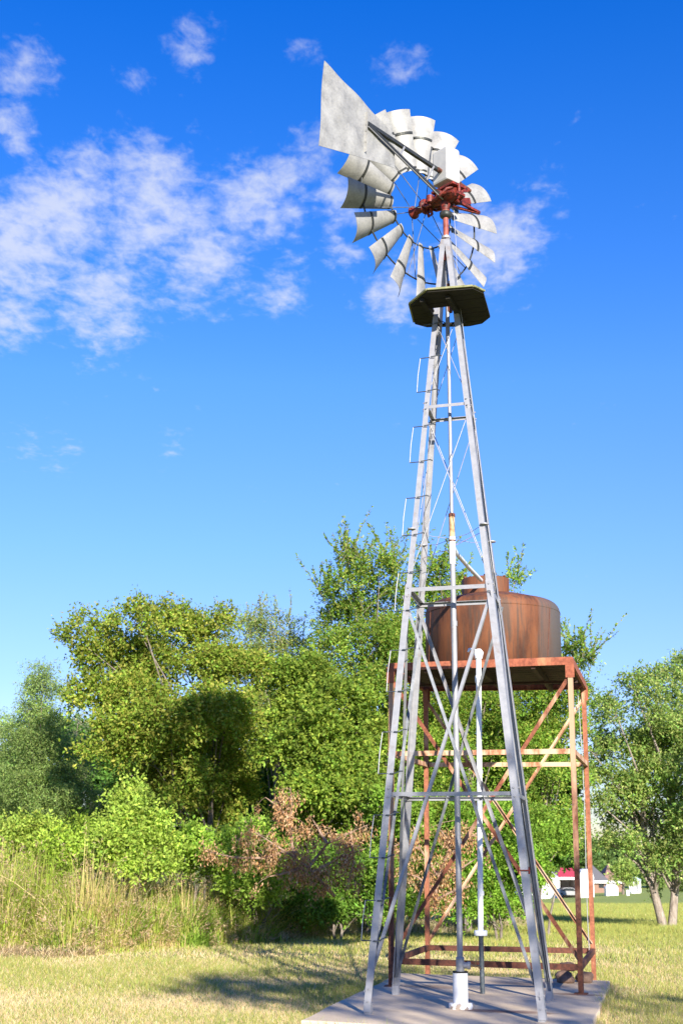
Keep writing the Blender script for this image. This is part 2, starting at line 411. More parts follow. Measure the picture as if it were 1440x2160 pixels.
# step irons on the near left leg
K = (-1, -1)
zs = [7.86, 7.42, 6.98, 6.535, 6.09, 5.65, 5.20, 4.757, 4.315, 3.866, 3.404, 2.962, 2.514, 2.079, 1.639, 1.207, .808]
def step_rod(b, z):
    p = leg_pt(K, z)+E1*.03
    out = p-E1*.135
    b.tube([out, p-E1*.02-E2*.004], .0062, 6, 1)
    hook = [p-E1*.0-E2*.02, p+E1*.05-E2*.03, p+E1*.075-E2*.01+UP*.012, p+E1*.10+E2*.03+UP*.028, p+E1*.115+E2*.08+UP*.03]
    b.tube(hook, .0068, 6, 1)
    return out
for i in range(1, len(zs)-1, 2):
    b = MB(); a = step_rod(b, zs[i]); c = step_rod(b, zs[i+1]); b.tube([a, a.lerp(c, .5)-E1*.008, c], .0055, 6)
    b.build('step', [M['wire'], M['iron']], mill)
b = MB(); step_rod(b, zs[0]); b.build('step', [M['wire'], M['iron']], mill)
# red clamp on the near right leg
b = MB(); p = leg_pt((1, -1), 1.53)
for dx in (-.055, .055):
    b.bar(p+E1*(dx-.03)-E2*.016-UP*.035, p+E1*(dx-.03)-E2*.016+UP*.035, .012, .012)
b.bar(p-E1*.085-E2*.02, p+E1*.03-E2*.02, .014, .01)
o = b.build('clamp', M['red'], mill); o['label'] = 'small red clamp on the leg'
# platform: planks with a square hole, rim boards
PZ = 8.02
plat = [(-.46, -.28), (-.285, -.69), (.235, -.80), (.375, -.66), (.53, .04), (.45, .24), (.30, .33), (-.22, .37), (-.375, .27)]
def clip(poly, d, lo, hi):
    def cut(P, n, c):
        out = []
        for i in range(len(P)):
            a, q = P[i], P[(i+1) % len(P)]
            da, dq = a[0]*n[0]+a[1]*n[1]-c, q[0]*n[0]+q[1]*n[1]-c
            if da <= 0: out.append(a)
            if da*dq < 0: t = da/(da-dq); out.append((a[0]+(q[0]-a[0])*t, a[1]+(q[1]-a[1])*t))
        return out
    P = cut(poly, d, hi); return cut(P, (-d[0], -d[1]), -lo) if P else []
b = MB()
dE = (E1.x, E1.y); nE = (E2.x, E2.y)
HC = (E1.x*0+E2.x*-.02, E1.y*0+E2.y*-.02)
w = .135
for i in range(-6, 7):
    lo, hi = i*w+.003, (i+1)*w-.003
    strip = clip(plat, nE, lo, hi)
    if len(strip) < 3: continue
    pieces = [strip]
    if hi > -.14 and lo < .27:
        pieces = [clip(strip, dE, -9, -.12), clip(strip, dE, .12, 9)]
    for P in pieces:
        if len(P) >= 3:
            z = PZ+rnd.uniform(0, .004)
            b.poly([(MX+x, MY+y, z) for x, y in P], (0, 0, .026))
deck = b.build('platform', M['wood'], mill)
b = MB()
for (i, j) in ((8, 0), (0, 1), (1, 2), (2, 3)):
    p, q = plat[i], plat[j]
    p0, p1 = Vector((MX+p[0]*1.005, MY+p[1]*1.005, PZ+.034)), Vector((MX+q[0]*1.005, MY+q[1]*1.005, PZ+.034))
    b.bar(p0, p1, .045, .022)
b.build('rim_board', M['moss'], deck)
b = MB()
for s in (-1, 1):
    b.bar(Vector((MX, MY, PZ-.028))+E1*s*.155-E2*.62, Vector((MX, MY, PZ-.028))+E1*s*.155+E2*.22, .05, .052)
b.build('joist', M['wood'], deck)
# mast
b = MB()
b.tube([(MX, MY, 7.6), (MX, MY, 8.9)], .020, 10, 1)
b.tube([(MX, MY, 8.75), (MX, MY, 9.52)], .034, 14, 0)
b.lathe((MX, MY, 9.32), [(.04, 0), (.065, .012), (.075, .03), (.075, .075), (.05, .09)], 16, 2); b.tube([(MX, MY, 9.40), (MX, MY, 9.5)], .05, 14, 0)
b.lathe((MX, MY, 9.04), [(.055, 0), (.055, .03)], 14, 1)
b.lathe((MX, MY, 8.86), [(.062, 0), (.05, .02), (.05, .05)], 12, 1)
b.build('mast', [M['mastred'], M['galv'], M['strap']], mill)
b = MB()
b.tube([(MX+.03, MY-.04, 8.05), (MX+.03, MY-.04, 8.42)], .035, 10)
b.tube([(MX+.09, MY-.05, 8.12), (MX+.03, MY-.02, 8.86)], .006, 6)
b.build('swivel', M['rust_dark'], mill)
# furl wire
b = MB()
b.tube([(MX+.10, MY-.02, 9.42), (MX+.12, MY-.06, 8.9), leg_pt((1, -1), 8.4)+E1*.03, leg_pt((1, -1), 4.7)+E1*.04], .0035, 5)
b.build('furl_wire', M['wire'], mill)
# head frame directions
NA = Vector((-math.sin(R(40)), math.cos(R(40)), 0)); UA = Vector((math.cos(R(40)), math.sin(R(40)), 0))
HZ = 9.60
HC3 = Vector((MX, MY, HZ))
WC = HC3+NA*.43+UP*.02
# gearbox casting
b = MB()
b.tube([HC3-NA*.20+UP*.0, HC3-NA*.12+UP*.02, HC3+NA*.04+UP*.02, HC3+NA*.20+UP*.02, HC3+NA*.34+UP*.02], [.05, .10, .095, .06, .045], 14)
b.tube([HC3-UP*.17, HC3-UP*.03], [.055, .075], 14)
for a_ in range(0, 360, 60):
    q_ = HC3+NA*.30+UP*.02+(UA*math.cos(R(a_))+UP*math.sin(R(a_)))*.06
    b.lathe(q_, [(.013, -.015), (.013, .015)], 6, 0, NA, False)
for s in (-1, 1):
    b.tube([HC3+NA*.33+UA*.075*s+UP*.0, HC3+NA*.25+UA*.085*s-UP*.05, HC3+NA*.16+UA*.10*s-UP*.06], .017, 8)
    b.tube([HC3-NA*.18+UA*.06*s+UP*.05, HC3-NA*.16+UA*.13*s+UP*.02, HC3-NA*.06+UA*.16*s-UP*.05], .020, 8)
    b.lathe(HC3-NA*.02+UA*.12*s-UP*.0, [(.035, -.03), (.05, -.02), (.05, .02), (.035, .03)], 14, 0, UA)
b.tube([HC3-NA*.24-UP*.02, HC3-NA*.24+UP*.08], .022, 8)
b.bar(HC3-NA*.26+UA*.07-UP*.05, HC3-NA*.26-UA*.07-UP*.05, .03, .03)
for s in (-1, 1):
    b.tube([HC3+NA*.16+UA*.11*s-UP*.04, HC3+NA*.16+UA*.11*s+UP*.05], .045, 12)
    b.tube([HC3-NA*.22+UA*.10*s-UP*.03, HC3-NA*.05+UA*.14*s-UP*.03, HC3+NA*.18+UA*.09*s-UP*.03, HC3+NA*.30+UA*.03*s], .022, 8)
b.bar(HC3-NA*.24+UP*.085, HC3+NA*.14+UP*.085, .22, .03)
b.bar(HC3+UA*.13-NA*.05-UP*.03, HC3+UA*.40-NA*.02+UP*.08, .05, .08)
b.bar(HC3+UA*.10-NA*.02+UP*.12, HC3+UA*.42+NA*.02+UP*.26, .04, .05)
b.bar(HC3+UA*.05-NA*.12-UP*.06, HC3+UA*.50-NA*.10-UP*.075, .035, .03)
b.bar(HC3+UA*.08-NA*.05-UP*.11, HC3+UA*.50-NA*.10-UP*.085, .03, .025)
b.tube([HC3+UA*.20-NA*.02-UP*.02, HC3+UA*.30+UP*.22], .028, 8)
b.tube([HC3+NA*.26-UP*.02, HC3+NA*.24-UP*.13, HC3+NA*.30-UP*.14, HC3+NA*.33-UP*.03], .018, 8)
gear = b.build('gearbox', M['red'], mill)
b = MB()
hc = HC3+UP*.40-NA*.02; hx, hz = .115, .235
prof = []
for sx, sz in ((-1, -1), (1, -1)): prof.append((sx*hx, sz*hz))
for a in range(0, 181, 15):
    sx = 1 if a < 90 else -1
    prof.append(((hx-.04)*(1 if a <= 90 else -1)+.04*math.cos(R(a)), hz-.04+.04*math.sin(R(a))))
b.prism(prof, hc-NA*.135, hc+NA*.135, UA, UP)
b.build('gear_cover', M['hood'], mill, bevel=.025)
# tail: booms and vane in the vertical plane of the folded tail
TD = Vector((math.sin(R(36.3)), math.cos(R(36.3)), 0)); TN = Vector((TD.y, -TD.x, 0))   # TN looks to the camera side
vA, vB, vC, vD = Vector((-.231, 12.834, 10.184)), Vector((-.276, 12.773, 9.104)), Vector((.600, 13.962, 9.50)), Vector((.590, 13.950, 9.915))
b = MB()
def lerp4(s, t):
    top = vA.lerp(vD, s); bot = vB.lerp(vC, s); return bot.lerp(top, t)
NX, NZ = 22, 14
g = [[lerp4(i/NX, j/NZ)+TN*(.010*math.sin(i*.7+1)*math.sin(j*.5)+.012*math.sin(i/NX*3.1)) for j in range(NZ+1)] for i in range(NX+1)]
n = NZ+1
vs = [p+TN*.002 for r_ in g for p in r_]+[p-TN*.002 for r_ in g for p in r_]
off = (NX+1)*n
fs = [(i*n+j, (i+1)*n+j, (i+1)*n+j+1, i*n+j+1) for i in range(NX) for j in range(NZ)]
fs += [tuple(v+off for v in reversed(f)) for f in fs]
ring = [i*n for i in range(NX+1)]+[NX*n+j for j in range(1, n)]+[i*n+NZ for i in range(NX-1, -1, -1)]+[j for j in range(NZ-1, 0, -1)]
fs += [(ring[i], ring[(i+1) % len(ring)], ring[(i+1) % len(ring)]+off, ring[i]+off) for i in range(len(ring))]
b.add(vs, fs, 0, False)
vane = b.build('tail_vane', M['zinc'], mill)
b = MB()
p = lerp4(.57, .62)+TN*.016
b.bar(lerp4(.57, .12)+TN*.02, lerp4(.57, .86)+TN*.02, .006, .045, TN)
for t in (.3, .5, .62): b.lathe(lerp4(.57, t)+TN*.024, [(.011, 0), (.011, .01)], 6, 0, TN)
b.build('vane_strap', M['zinc'], vane)
tipP = Vector((.239, 13.474, 9.766))+TN*.045
up_end = Vector((1.621, 15.354, 9.955)); lo_end = Vector((1.439, 15.107, 9.511))
b = MB(); b.angle(tipP, up_end, UP, -TN, .042, .006, 0); b.tube([tipP.lerp(up_end, .66)+UP*.015, up_end], .026, 10, 1)
b.build('tail_boom', [M['strap'], M['rust_dark']], mill)
b = MB(); b.angle(tipP-UP*.02+TN*.012, lo_end+TN*.012, UP, -TN, .034, .006, 0); b.bar(tipP-UP*.024+TN*.0, lo_end-UP*.006, .012, .016, UP, 1)
b.build('tail_boom', [M['strap'], M['galv']], mill)
for t in (.33, .62):
    p, q = tipP.lerp(up_end, t), tipP.lerp(lo_end, t)
    b = MB(); b.bar(p+UP*.02, q-UP*.0, .024, .008, TN); b.build('boom_tie', M['galv'], mill)
b = MB(); b.bar(lo_end.lerp(tipP, .12)+TN*.02-UP*.02, lo_end.lerp(tipP, .12)+TN*.02+UP*.26, .03, .03, TN); b.build('boom_bracket', M['galv'], mill)
# the wheel
RI, RO, RT = .52, .985, 1.29
b = MB()
def circle(r, off, n=72): return [WC+NA*off+UA*r*math.cos(2*math.pi*i/n)+UP*r*math.sin(2*math.pi*i/n) for i in range(n+1)]
b.tube(circle(RO, .03), .011, 6, cap=False); b.tube(circle(RI, .015), .010, 6, cap=False)
b.lathe(WC-NA*.10, [(.05, 0), (.10, .015), (.10, .05), (.05, .06), (.05, .22), (.085, .235), (.085, .26), (.03, .30)], 18, 1, NA)
nsp = 6
for i in range(nsp):
    for dd, hoff, ro in ((-.07, -.08, RO), (.07, .15, RO)):
        a = 2*math.pi*(i+.35)/nsp; a2 = a+dd
        p0 = WC+NA*hoff+(UA*math.cos(a-dd*1.5)+UP*math.sin(a-dd*1.5))*.095
        p1 = WC+NA*.03+(UA*math.cos(a2)+UP*math.sin(a2))*ro
        b.tube([p0, p1], .0052, 6, 2)
wheel = b.build('wind_wheel', [M['strap'], M['red'], M['dull_shaded']], mill)
BETA = R(33)
def blade_mesh(i):
    a = 2*math.pi*(i+.46)/18
    er = UA*math.cos(a)+UP*math.sin(a); et = -UA*math.sin(a)+UP*math.cos(a)
    jb = BETA+R(rnd.uniform(-2.5, 2.5))
    ch = et*math.cos(jb)+NA*math.sin(jb); nb = NA*math.cos(jb)-et*math.sin(jb)
    b = MB(); NR_, NC = 8, 10
    def P(r, c, lift=0):
        wdt = .165+(.385-.165)*(r-RI)/(RT-RI)
        cam = .17*wdt*(1-c*c)
        return WC+NA*.02+er*r+ch*(c*wdt/2)-nb*(cam+lift)
    g = [[P(RI-.02+(RT-RI+.02)*k/NR_, -1+2*j/NC) for j in range(NC+1)] for k in range(NR_+1)]
    n = NC+1
    vs = [p-nb*.0014 for r_ in g for p in r_]+[p+nb*.0014 for r_ in g for p in r_]; off = (NR_+1)*n
    fs = [(k*n+j, k*n+j+1, (k+1)*n+j+1, (k+1)*n+j) for k in range(NR_) for j in range(NC)]
    fs += [tuple(v+off for v in reversed(f)) for f in fs]
    b.add(vs, fs, 0, True)
    ring = [j for j in range(n)]+[k*n+NC for k in range(1, NR_+1)]+[NR_*n+j for j in range(NC-1, -1, -1)]+[k*n for k in range(NR_-1, 0, -1)]
    b.add(vs, [(ring[q], ring[(q+1) % len(ring)], ring[(q+1) % len(ring)]+off, ring[q]+off) for q in range(len(ring))], 0, False)
    # curved straps that hold the blade to the two rings
    for rr, ww in ((RO, .016), (RI+.02, .010)):
        for j in range(NC):
            c0, c1 = -1+2*j/NC, -1+2*(j+1)/NC
            q = [P(rr-ww, c0, .004), P(rr-ww, c1, .004), P(rr+ww, c1, .004), P(rr+ww, c0, .004)]
            b.poly(q, -nb*.006, 1)
            q = [P(rr-ww, c0, -.010), P(rr-ww, c1, -.010), P(rr+ww, c1, -.010), P(rr+ww, c0, -.010)]
            b.poly(q, -nb*.006, 1)
    return b
for i in range(18):
    blade_mesh(i).build('blade', [M['zinc'], M['strap']], wheel)

# ------------------------------------------------------------ well pipe in the tower
PX, PY = 1.297, 14.72
wp = root('well_pipe', (PX, PY, PADZ), 'grey well pipe rising through the windmill tower out of a white plastic casing', 'pipe')
b = MB(); b.tube([(PX, PY, .48), (PX-.006, PY, 2.6), (PX-.02, PY, 5.0)], .0315, 16)
b.lathe((PX, PY, 1.79), [(.036, 0), (.036, .05)], 16); b.lathe((PX-.012, PY, 4.18), [(.036, 0), (.036, .06)], 16)
b.build('riser', M['galv'], wp)
b = MB(); b.tube([(PX-.02, PY, 4.9), (PX-.021, PY, 5.22)], .037, 16); b.build('sleeve', M['pvc'], wp)
b = MB(); b.tube([(PX-.021, PY, 5.17), (PX-.022, PY, 5.47)], .034, 14, 0); b.lathe((PX-.022, PY, 5.46), [(.04, 0), (.04, .035), (.03, .04)], 14, 1)
b.lathe((PX-.021, PY, 5.165), [(.039, 0), (.039, .02)], 14, 1)
b.build('coupling', [M['rust_tan'], M['rust_dark']], wp)
b = MB(); b.tube([(PX-.022, PY, 5.45), (MX+.006, MY-.04, 8.1), (MX, MY-.02, 8.6)], .021, 12)
b.build('upper_pipe', M['galv'], wp)
b = MB(); b.tube([(PX, PY, PADZ), (PX, PY, .46)], .080, 24)
b.lathe((PX, PY, .30), [(.0815, 0), (.0835, .006), (.0815, .012)], 24)
b.build('casing', M['pvc'], wp)
b = MB(); b.lathe((PX, PY, PADZ), [(.125, 0), (.128, .03), (.122, .055), (.085, .062)], 26); b.build('casing_collar', M['pvc_chip'], wp)
b = MB(); b.lathe((PX, PY, .46), [(.083, 0), (.083, .014)], 24); b.build('casing_seal', M['tyre'], wp)
b = MB(); b.tube([(PX, PY, .475), (PX, PY, .60)], .044, 16); b.lathe((PX, PY, .60), [(.047, 0), (.040, .02)], 16)
b.tube([(PX, PY, .535), (PX+.075, PY-.02, .535)], .034, 14); b.lathe((PX+.075, PY-.02, .535), [(.04, 0), (.04, .03), (.03, .035)], 12, 0, (1, -.25, 0))
b.build('tee_fitting', M['grey_fit'], wp)
b = MB(); b.tube([(PX+.10, PY-.03, .535), (PX+.19, PY-.055, .53), (PX+.215, PY-.06, .50)], .013, 10)
b.tube([(PX+.16, PY-.045, .535), (PX+.16, PY-.045, .575)], .007, 8); b.bar((PX+.13, PY-.04, .58), (PX+.20, PY-.05, .572), .014, .008)
b.build('tap', M['brass'], wp)
f0 = Vector((PX-.02, PY, 5.10)); f1 = at(1014, 1224, 17.30)
b = MB(); b.tube([f0, f0.lerp(f1, .10)-UP*.03], .034, 14); b.tube([f0.lerp(f1, .07)-UP*.02, f0.lerp(f1, .5)-UP*.02, f1], .026, 14)
b.build('fill_pipe', M['pvc'], wp)

# ------------------------------------------------------------ standpipe beside the tank stand
SX, SY = 1.685, 16.2
sp = root('standpipe', (SX, SY, PADZ), 'white plastic standpipe with bent spout on a short dark post beside the tank stand', 'pipe')
b = MB(); b.tube([(SX, SY, PADZ), (SX-.01, SY, .80)], .029, 10); b.build('post', M['iron'], sp)
b = MB(); b.tube([(SX-.01, SY, .80), (SX+.025, SY, 4.06)], .0335, 16)
b.lathe((SX+.0, SY, 1.20), [(.039, 0), (.039, .05)], 16); b.lathe((SX+.012, SY, 2.62), [(.039, 0), (.039, .04)], 16)
b.lathe((SX+.02, SY, 3.72), [(.039, 0), (.045, .03), (.045, .07), (.037, .09)], 16)
b.tube([(SX+.025, SY, 4.02), (SX+.028, SY, 4.10), (SX+.028, SY, 4.14)], [.045, .062, .03], 16)
b.build('upright', M['pvc'], sp)
b = MB(); b.tube([(SX+.02, SY, 4.10), (SX-.04, SY-.01, 4.135), (SX-.09, SY-.02, 4.135), (SX-.105, SY-.025, 4.10)], [.022, .02, .016, .013], 10)
b.build('spout', M['pvc'], sp)
b = MB(); b.lathe((SX-.01, SY, .745), [(.073, 0), (.078, .01), (.078, .05), (.073, .06)], 20); b.build('flange', M['pvc'], sp)

# ------------------------------------------------------------ tank stand
stand = root('tank_stand', (2.05, 17.8, PADZ), 'rusty square steel stand of four posts and crossed braces carrying the round tank', 'stand')
SF = {(-1, -1): (.650, 16.95), (1, -1): (2.84, 16.24), (-1, 1): (1.24, 19.19), (1, 1): (3.47, 18.80)}
def sp_pt(k, z):
    f = Vector((*SF[k], 0)); return f+Vector((.008, 0, 0))*(z/4)+UP*z
for k in SF:
    b = MB(); z0 = PADZ if k[1] < 0 else -.02
    w = .058
    b.bar(sp_pt(k, z0), sp_pt(k, 3.99), w, w, E2)
    if k[1] < 0: b.box(sp_pt(k, PADZ+.006), E1, E2, UP, .075, .06, .006)
    b.box(sp_pt(k, 3.90)-E2*.035*(-k[1]), E1, E2, UP, .055, .004, .10, 1)
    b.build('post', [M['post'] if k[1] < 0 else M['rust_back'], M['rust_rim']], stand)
def beam(k0, k1, z, h, w, m, name, out=0.0):
    p, q = sp_pt(k0, z), sp_pt(k1, z); d = (q-p).normalized(); o = d.cross(UP)*out
    b = MB(); b.bar(p+d*.031+o, q-d*.031+o, w, h, UP); return b.build(name, m, stand)
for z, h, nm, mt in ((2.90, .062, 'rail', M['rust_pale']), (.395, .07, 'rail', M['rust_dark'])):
    for i in range(4): beam(KS[i], KS[(i+1) % 4], z, h, .05, mt, nm)
for i in range(4):
    k0, k1 = KS[i], KS[(i+1) % 4]
    p, q = sp_pt(k0, 4.005), sp_pt(k1, 4.005); d = (q-p).normalized(); o = d.cross(UP)
    b = MB(); b.bar(p-d*.028+o*.036-UP*.0, q+d*(.028 if i % 2 else .036)+o*.036, .008, .098, UP); b.bar(p+d*.04+o*.02-UP*.043, q-d*.04+o*.02-UP*.043, .03, .008, UP)
    b.build('rim_beam', M['rust_rim'], stand)
# crossed braces on the near and far faces
for ks, s in ((-1, 1), (1, -1)):
    for j, (ka, kb) in enumerate((((-1, ks), (1, ks)), ((1, ks), (-1, ks)))):
        p, q = sp_pt(ka, .46), sp_pt(kb, 3.84); d = (q-p).normalized(); nn = E2*ks
        p = p+d*.03-nn*(.0+.022*j); q = q-d*.03-nn*(.0+.022*j)
        b = MB(); b.prism([(-.024, 0), (.024, 0), (.024, .006), (-.018, .006), (-.018, .045), (-.024, .045)], p, q, d.cross(nn).normalized(), -nn)
        b.build('brace', M['rust'] if ks < 0 else M['rust_pale'], stand)
b = MB()
cc = [sp_pt(k, 4.03) for k in KS]
for i in range(11):                                     # deck planks side by side
    t0, t1 = i/11+.004, (i+1)/11-.004
    b.poly([cc[0].lerp(cc[3], t0), cc[1].lerp(cc[2], t0), cc[1].lerp(cc[2], t1), cc[0].lerp(cc[3], t1)], (0, 0, .03))
b.build('deck', M['deck'], stand)
for t in (.2, .5, .8):
    b = MB(); b.bar(cc[0].lerp(cc[1], t)-UP*.055, cc[3].lerp(cc[2], t)-UP*.055, .05, .10); b.build('joist', M['deck'], stand)
b = MB(); b.bar(cc[0].lerp(cc[3], .5)-UP*.125, cc[1].lerp(cc[2], .5)-UP*.125, .06, .03); b.build('joist', M['deck'], stand)

# ------------------------------------------------------------ tank
TX, TY, TZ = 2.075, 17.76, 4.062
tank = root('water_tank', (TX, TY, TZ), 'round rust-brown steel water tank with domed top and short neck, on the rusty stand', 'tank')
b = MB()
prof = [(.90, 0), (.915, .01), (.915, .78)]
for a in range(10, 91, 10): prof.append((.915-.17+.17*math.cos(R(a)), .78+.16*math.sin(R(a))))
prof += [(.66, .968), (.55, 1.00), (.44, 1.028), (.34, 1.045)]
b.lathe((TX, TY, TZ), prof, 72)
body = b.build('shell', M['tank'], tank, origin=(TX, TY, TZ))
b = MB()
for zz in (.78,): b.lathe((TX, TY, TZ+zz), [(.914, -.008), (.920, -.004), (.920, .004), (.914, .008)], 72)
b.build('weld_seam', M['tank'], tank, origin=(TX, TY, TZ))
for a_ in (-47, 73, 193):
    b = MB(); q_ = [Vector((TX+.917*math.cos(R(a_+s_*.6)), TY+.917*math.sin(R(a_+s_*.6)), TZ+.02+.075*s_)) for s_ in range(11)]; b.tube(q_, .005, 6); b.build('weld_seam', M['rust_dark'], tank, origin=(TX, TY, TZ))
b = MB()
b.lathe((TX-.09, TY-.02, TZ), [(.325, 1.02), (.325, 1.25), (.32, 1.265), (.27, 1.275), (.05, 1.28)], 40)
b.lathe((TX-.09, TY-.20, TZ), [(.04, 1.26), (.04, 1.31)], 12)
for i in range(9):
    a = R(40*i); b.bar((TX-.09+.29*math.cos(a), TY-.02+.29*math.sin(a), TZ+1.275), (TX-.09+.325*math.cos(a), TY-.02+.325*math.sin(a), TZ+1.28), .03, .02)
b.build('neck', M['tank'], tank, origin=(TX, TY, TZ))
# cable on the far right corner of the stand
p = sp_pt((1, 1), 3.95)+Vector((-.10, -.06, 0)); b = MB()
pts = [p+Vector((.02*math.sin(t*5)+.012*t*4, 0, -3.55*t)) for t in [i/14 for i in range(15)]]
b.tube(pts, .006, 6); o = b.build('hanging_cable', M['wire'], origin=p)
tag(o, 'thin pale cable hanging down beside the far right post of the rusty stand', 'cable')
# stones by the foot of the stand
def stone(c, sx, sy, sz, seed, label):
    import bmesh
    bm = bmesh.new(); bmesh.ops.create_icosphere(bm, subdivisions=3, radius=1)
    r2 = random.Random(seed); ph = [r2.uniform(0, 6) for _ in range(6)]
    for v in bm.verts:
        d = v.co; k = 1+.13*math.sin(3*d.x+ph[0])*math.cos(2.5*d.y+ph[1])+.10*math.sin(4*d.z+ph[2]+2*d.x)+.05*math.sin(9*d.y+ph[3])*math.sin(8*d.x+ph[4])
        v.co = Vector((d.x*sx*k, d.y*sy*k, max(-.7, d.z)*sz*k))
    me = bpy.data.meshes.new('stone'); bm.to_mesh(me); bm.free(); me.materials.append(M['rock'])
    for p_ in me.polygons: p_.use_smooth = True
    o = bpy.data.objects.new('stone', me); col.objects.link(o); o.location = c; o.rotation_euler = (0, 0, r2.uniform(0, 3))
    tag(o, label, 'stone', 'brown stones by the foot of the tank stand')
stone((2.87, 17.55, .155), .14, .10, .085, 1, 'flat brown stone lowest and leftmost of three by the right stand leg')
stone((3.13, 17.60, .155), .12, .10, .085, 2, 'pale brown stone rightmost of three by the right stand leg')
stone((2.91, 17.60, .285), .10, .085, .07, 3, 'dark rounded stone lying on top of the other two')

# ------------------------------------------------------------ foliage
def np_mesh(name, verts, faces_idx, nper, tint, material, parent=None, origin=(0, 0, 0), smooth=False, more=None):
    me = bpy.data.meshes.new(name)
    nv = len(verts); nf = len(faces_idx)//nper
    me.vertices.add(nv); me.loops.add(len(faces_idx)); me.polygons.add(nf)
    me.vertices.foreach_set('co', (verts-np.array(origin)).astype(np.float32).ravel())
    me.loops.foreach_set('vertex_index', faces_idx.astype(np.int32))
    me.polygons.foreach_set('loop_start', np.arange(0, len(faces_idx), nper, dtype=np.int32))
    me.polygons.foreach_set('loop_total', np.full(nf, nper, np.int32))
    me.materials.append(material)
    a = me.attributes.new('tint', 'FLOAT_COLOR', 'POINT')
    c = np.ones((nv, 4), np.float32); c[:, :3] = tint
    a.data.foreach_set('color', c.ravel())
    me.update(); me.validate()
    o = bpy.data.objects.new(name, me); col.objects.link(o); o.location = origin
    if parent: o.parent = parent; o.location = Vector(origin)-world_of(parent)
    return o
def unit(v): return v/np.maximum(np.linalg.norm(v, axis=-1, keepdims=True), 1e-9)
def leaf_arrays(c, ax, L, W, tint, fold=.18):
    """diamond leaves: base points c, axes ax (N,3)"""
    N = len(c); r = rng.normal(size=(N, 3)); side = unit(np.cross(ax, r)); nr = np.cross(side, ax)
    L = np.broadcast_to(L, (N,))[:, None]; W = np.broadcast_to(W, (N,))[:, None]
    mid = c+ax*L*.45
    v = np.stack([c, mid+side*W*.5+nr*W*fold, c+ax*L, mid-side*W*.5+nr*W*fold], 1).reshape(-1, 3)
    t = np.repeat(tint, 4, axis=0)
    return v, t
def tints(N, base, var=.22, alt=None, pal=.25):
    base = np.array(base); t = base[None, :]*(1+rng.normal(0, var, (N, 1)))
    t *= 1+rng.normal(0, .07, (N, 3))
    if alt is not None:
        k = rng.random(N) < pal
        t[k] = np.array(alt)[None, :]*(1+rng.normal(0, var, (k.sum(), 1)))
    return np.clip(t, .006, .9)

def crown_points(lumps, dens, sub=.40, nsub=13, shell=.55, droop=.0, twigL=.38, perTwig=9):
    """returns leaf base points, leaf axes, per-leaf clump id, subclump centres"""
    P, A, I, S = [], [], [], []
    cid = 0
    for (c, r) in lumps:
        c = np.array(c); n = max(4, int(nsub*(0.6+.4*min(r, 2))))
        d = unit(rng.normal(size=(n, 3))); d[:, 2] = np.where(d[:, 2] < -.35, -d[:, 2], d[:, 2])
        cs = c+d*r*rng.uniform(.45, .95, (n, 1))*np.array([1, 1, .88])
        for s, dd in zip(cs, d):
            rs = r*sub*rng.uniform(.65, 1.25)
            m = max(3, int(dens*rs*rs*300/perTwig))
            e = unit(rng.normal(size=(m, 3))+dd*.55+np.array([0, 0, .25]))
            tp = s+e*rs*rng.uniform(shell, 1.0, (m, 1))*np.array([1, 1, .75])
            td = unit(e*.8+rng.normal(size=(m, 3))*.55+np.array([0, 0, .25-droop]))
            k = perTwig
            tt = rng.uniform(-.1, 1, (m, k, 1))
            p = tp[:, None, :]+td[:, None, :]*tt*twigL*rng.uniform(.6, 1.2, (m, 1, 1))+rng.normal(size=(m, k, 3))*.03
            p[:, :, 2] -= droop*tt[:, :, 0]**2*twigL*.8
            a = unit(td[:, None, :]*.7+rng.normal(size=(m, k, 3))*.75+np.array([0, 0, -.12-droop]))
            P.append(p.reshape(-1, 3)); A.append(a.reshape(-1, 3)); I.append(np.full(m*k, cid)); S.append(s); cid += 1
    return np.concatenate(P), np.concatenate(A), np.concatenate(I), np.array(S)
def shoot_points(starts, length, n_leaf, lean=.5, leafgap=1.0):
    P, A, lines = [], [], []
    for s in starts:
        s = np.array(s); d = unit(np.array([rnd.gauss(0, lean), rnd.gauss(0, lean), 1.0])); L = length*rnd.uniform(.55, 1.25)
        bend = np.array([rnd.gauss(0, .25), rnd.gauss(0, .2), 0])
        t = np.sort(rng.uniform(0, 1, n_leaf))
        p = s+d*L*t[:, None]+bend*L*(t**2)[:, None]
        a = unit(d+rng.normal(size=(n_leaf, 3))*.8)
        P.append(p); A.append(a)
        lines.append([tuple(s+d*L*q+bend*L*q*q) for q in (0, .35, .7, 1)])
    return np.concatenate(P), np.concatenate(A), lines

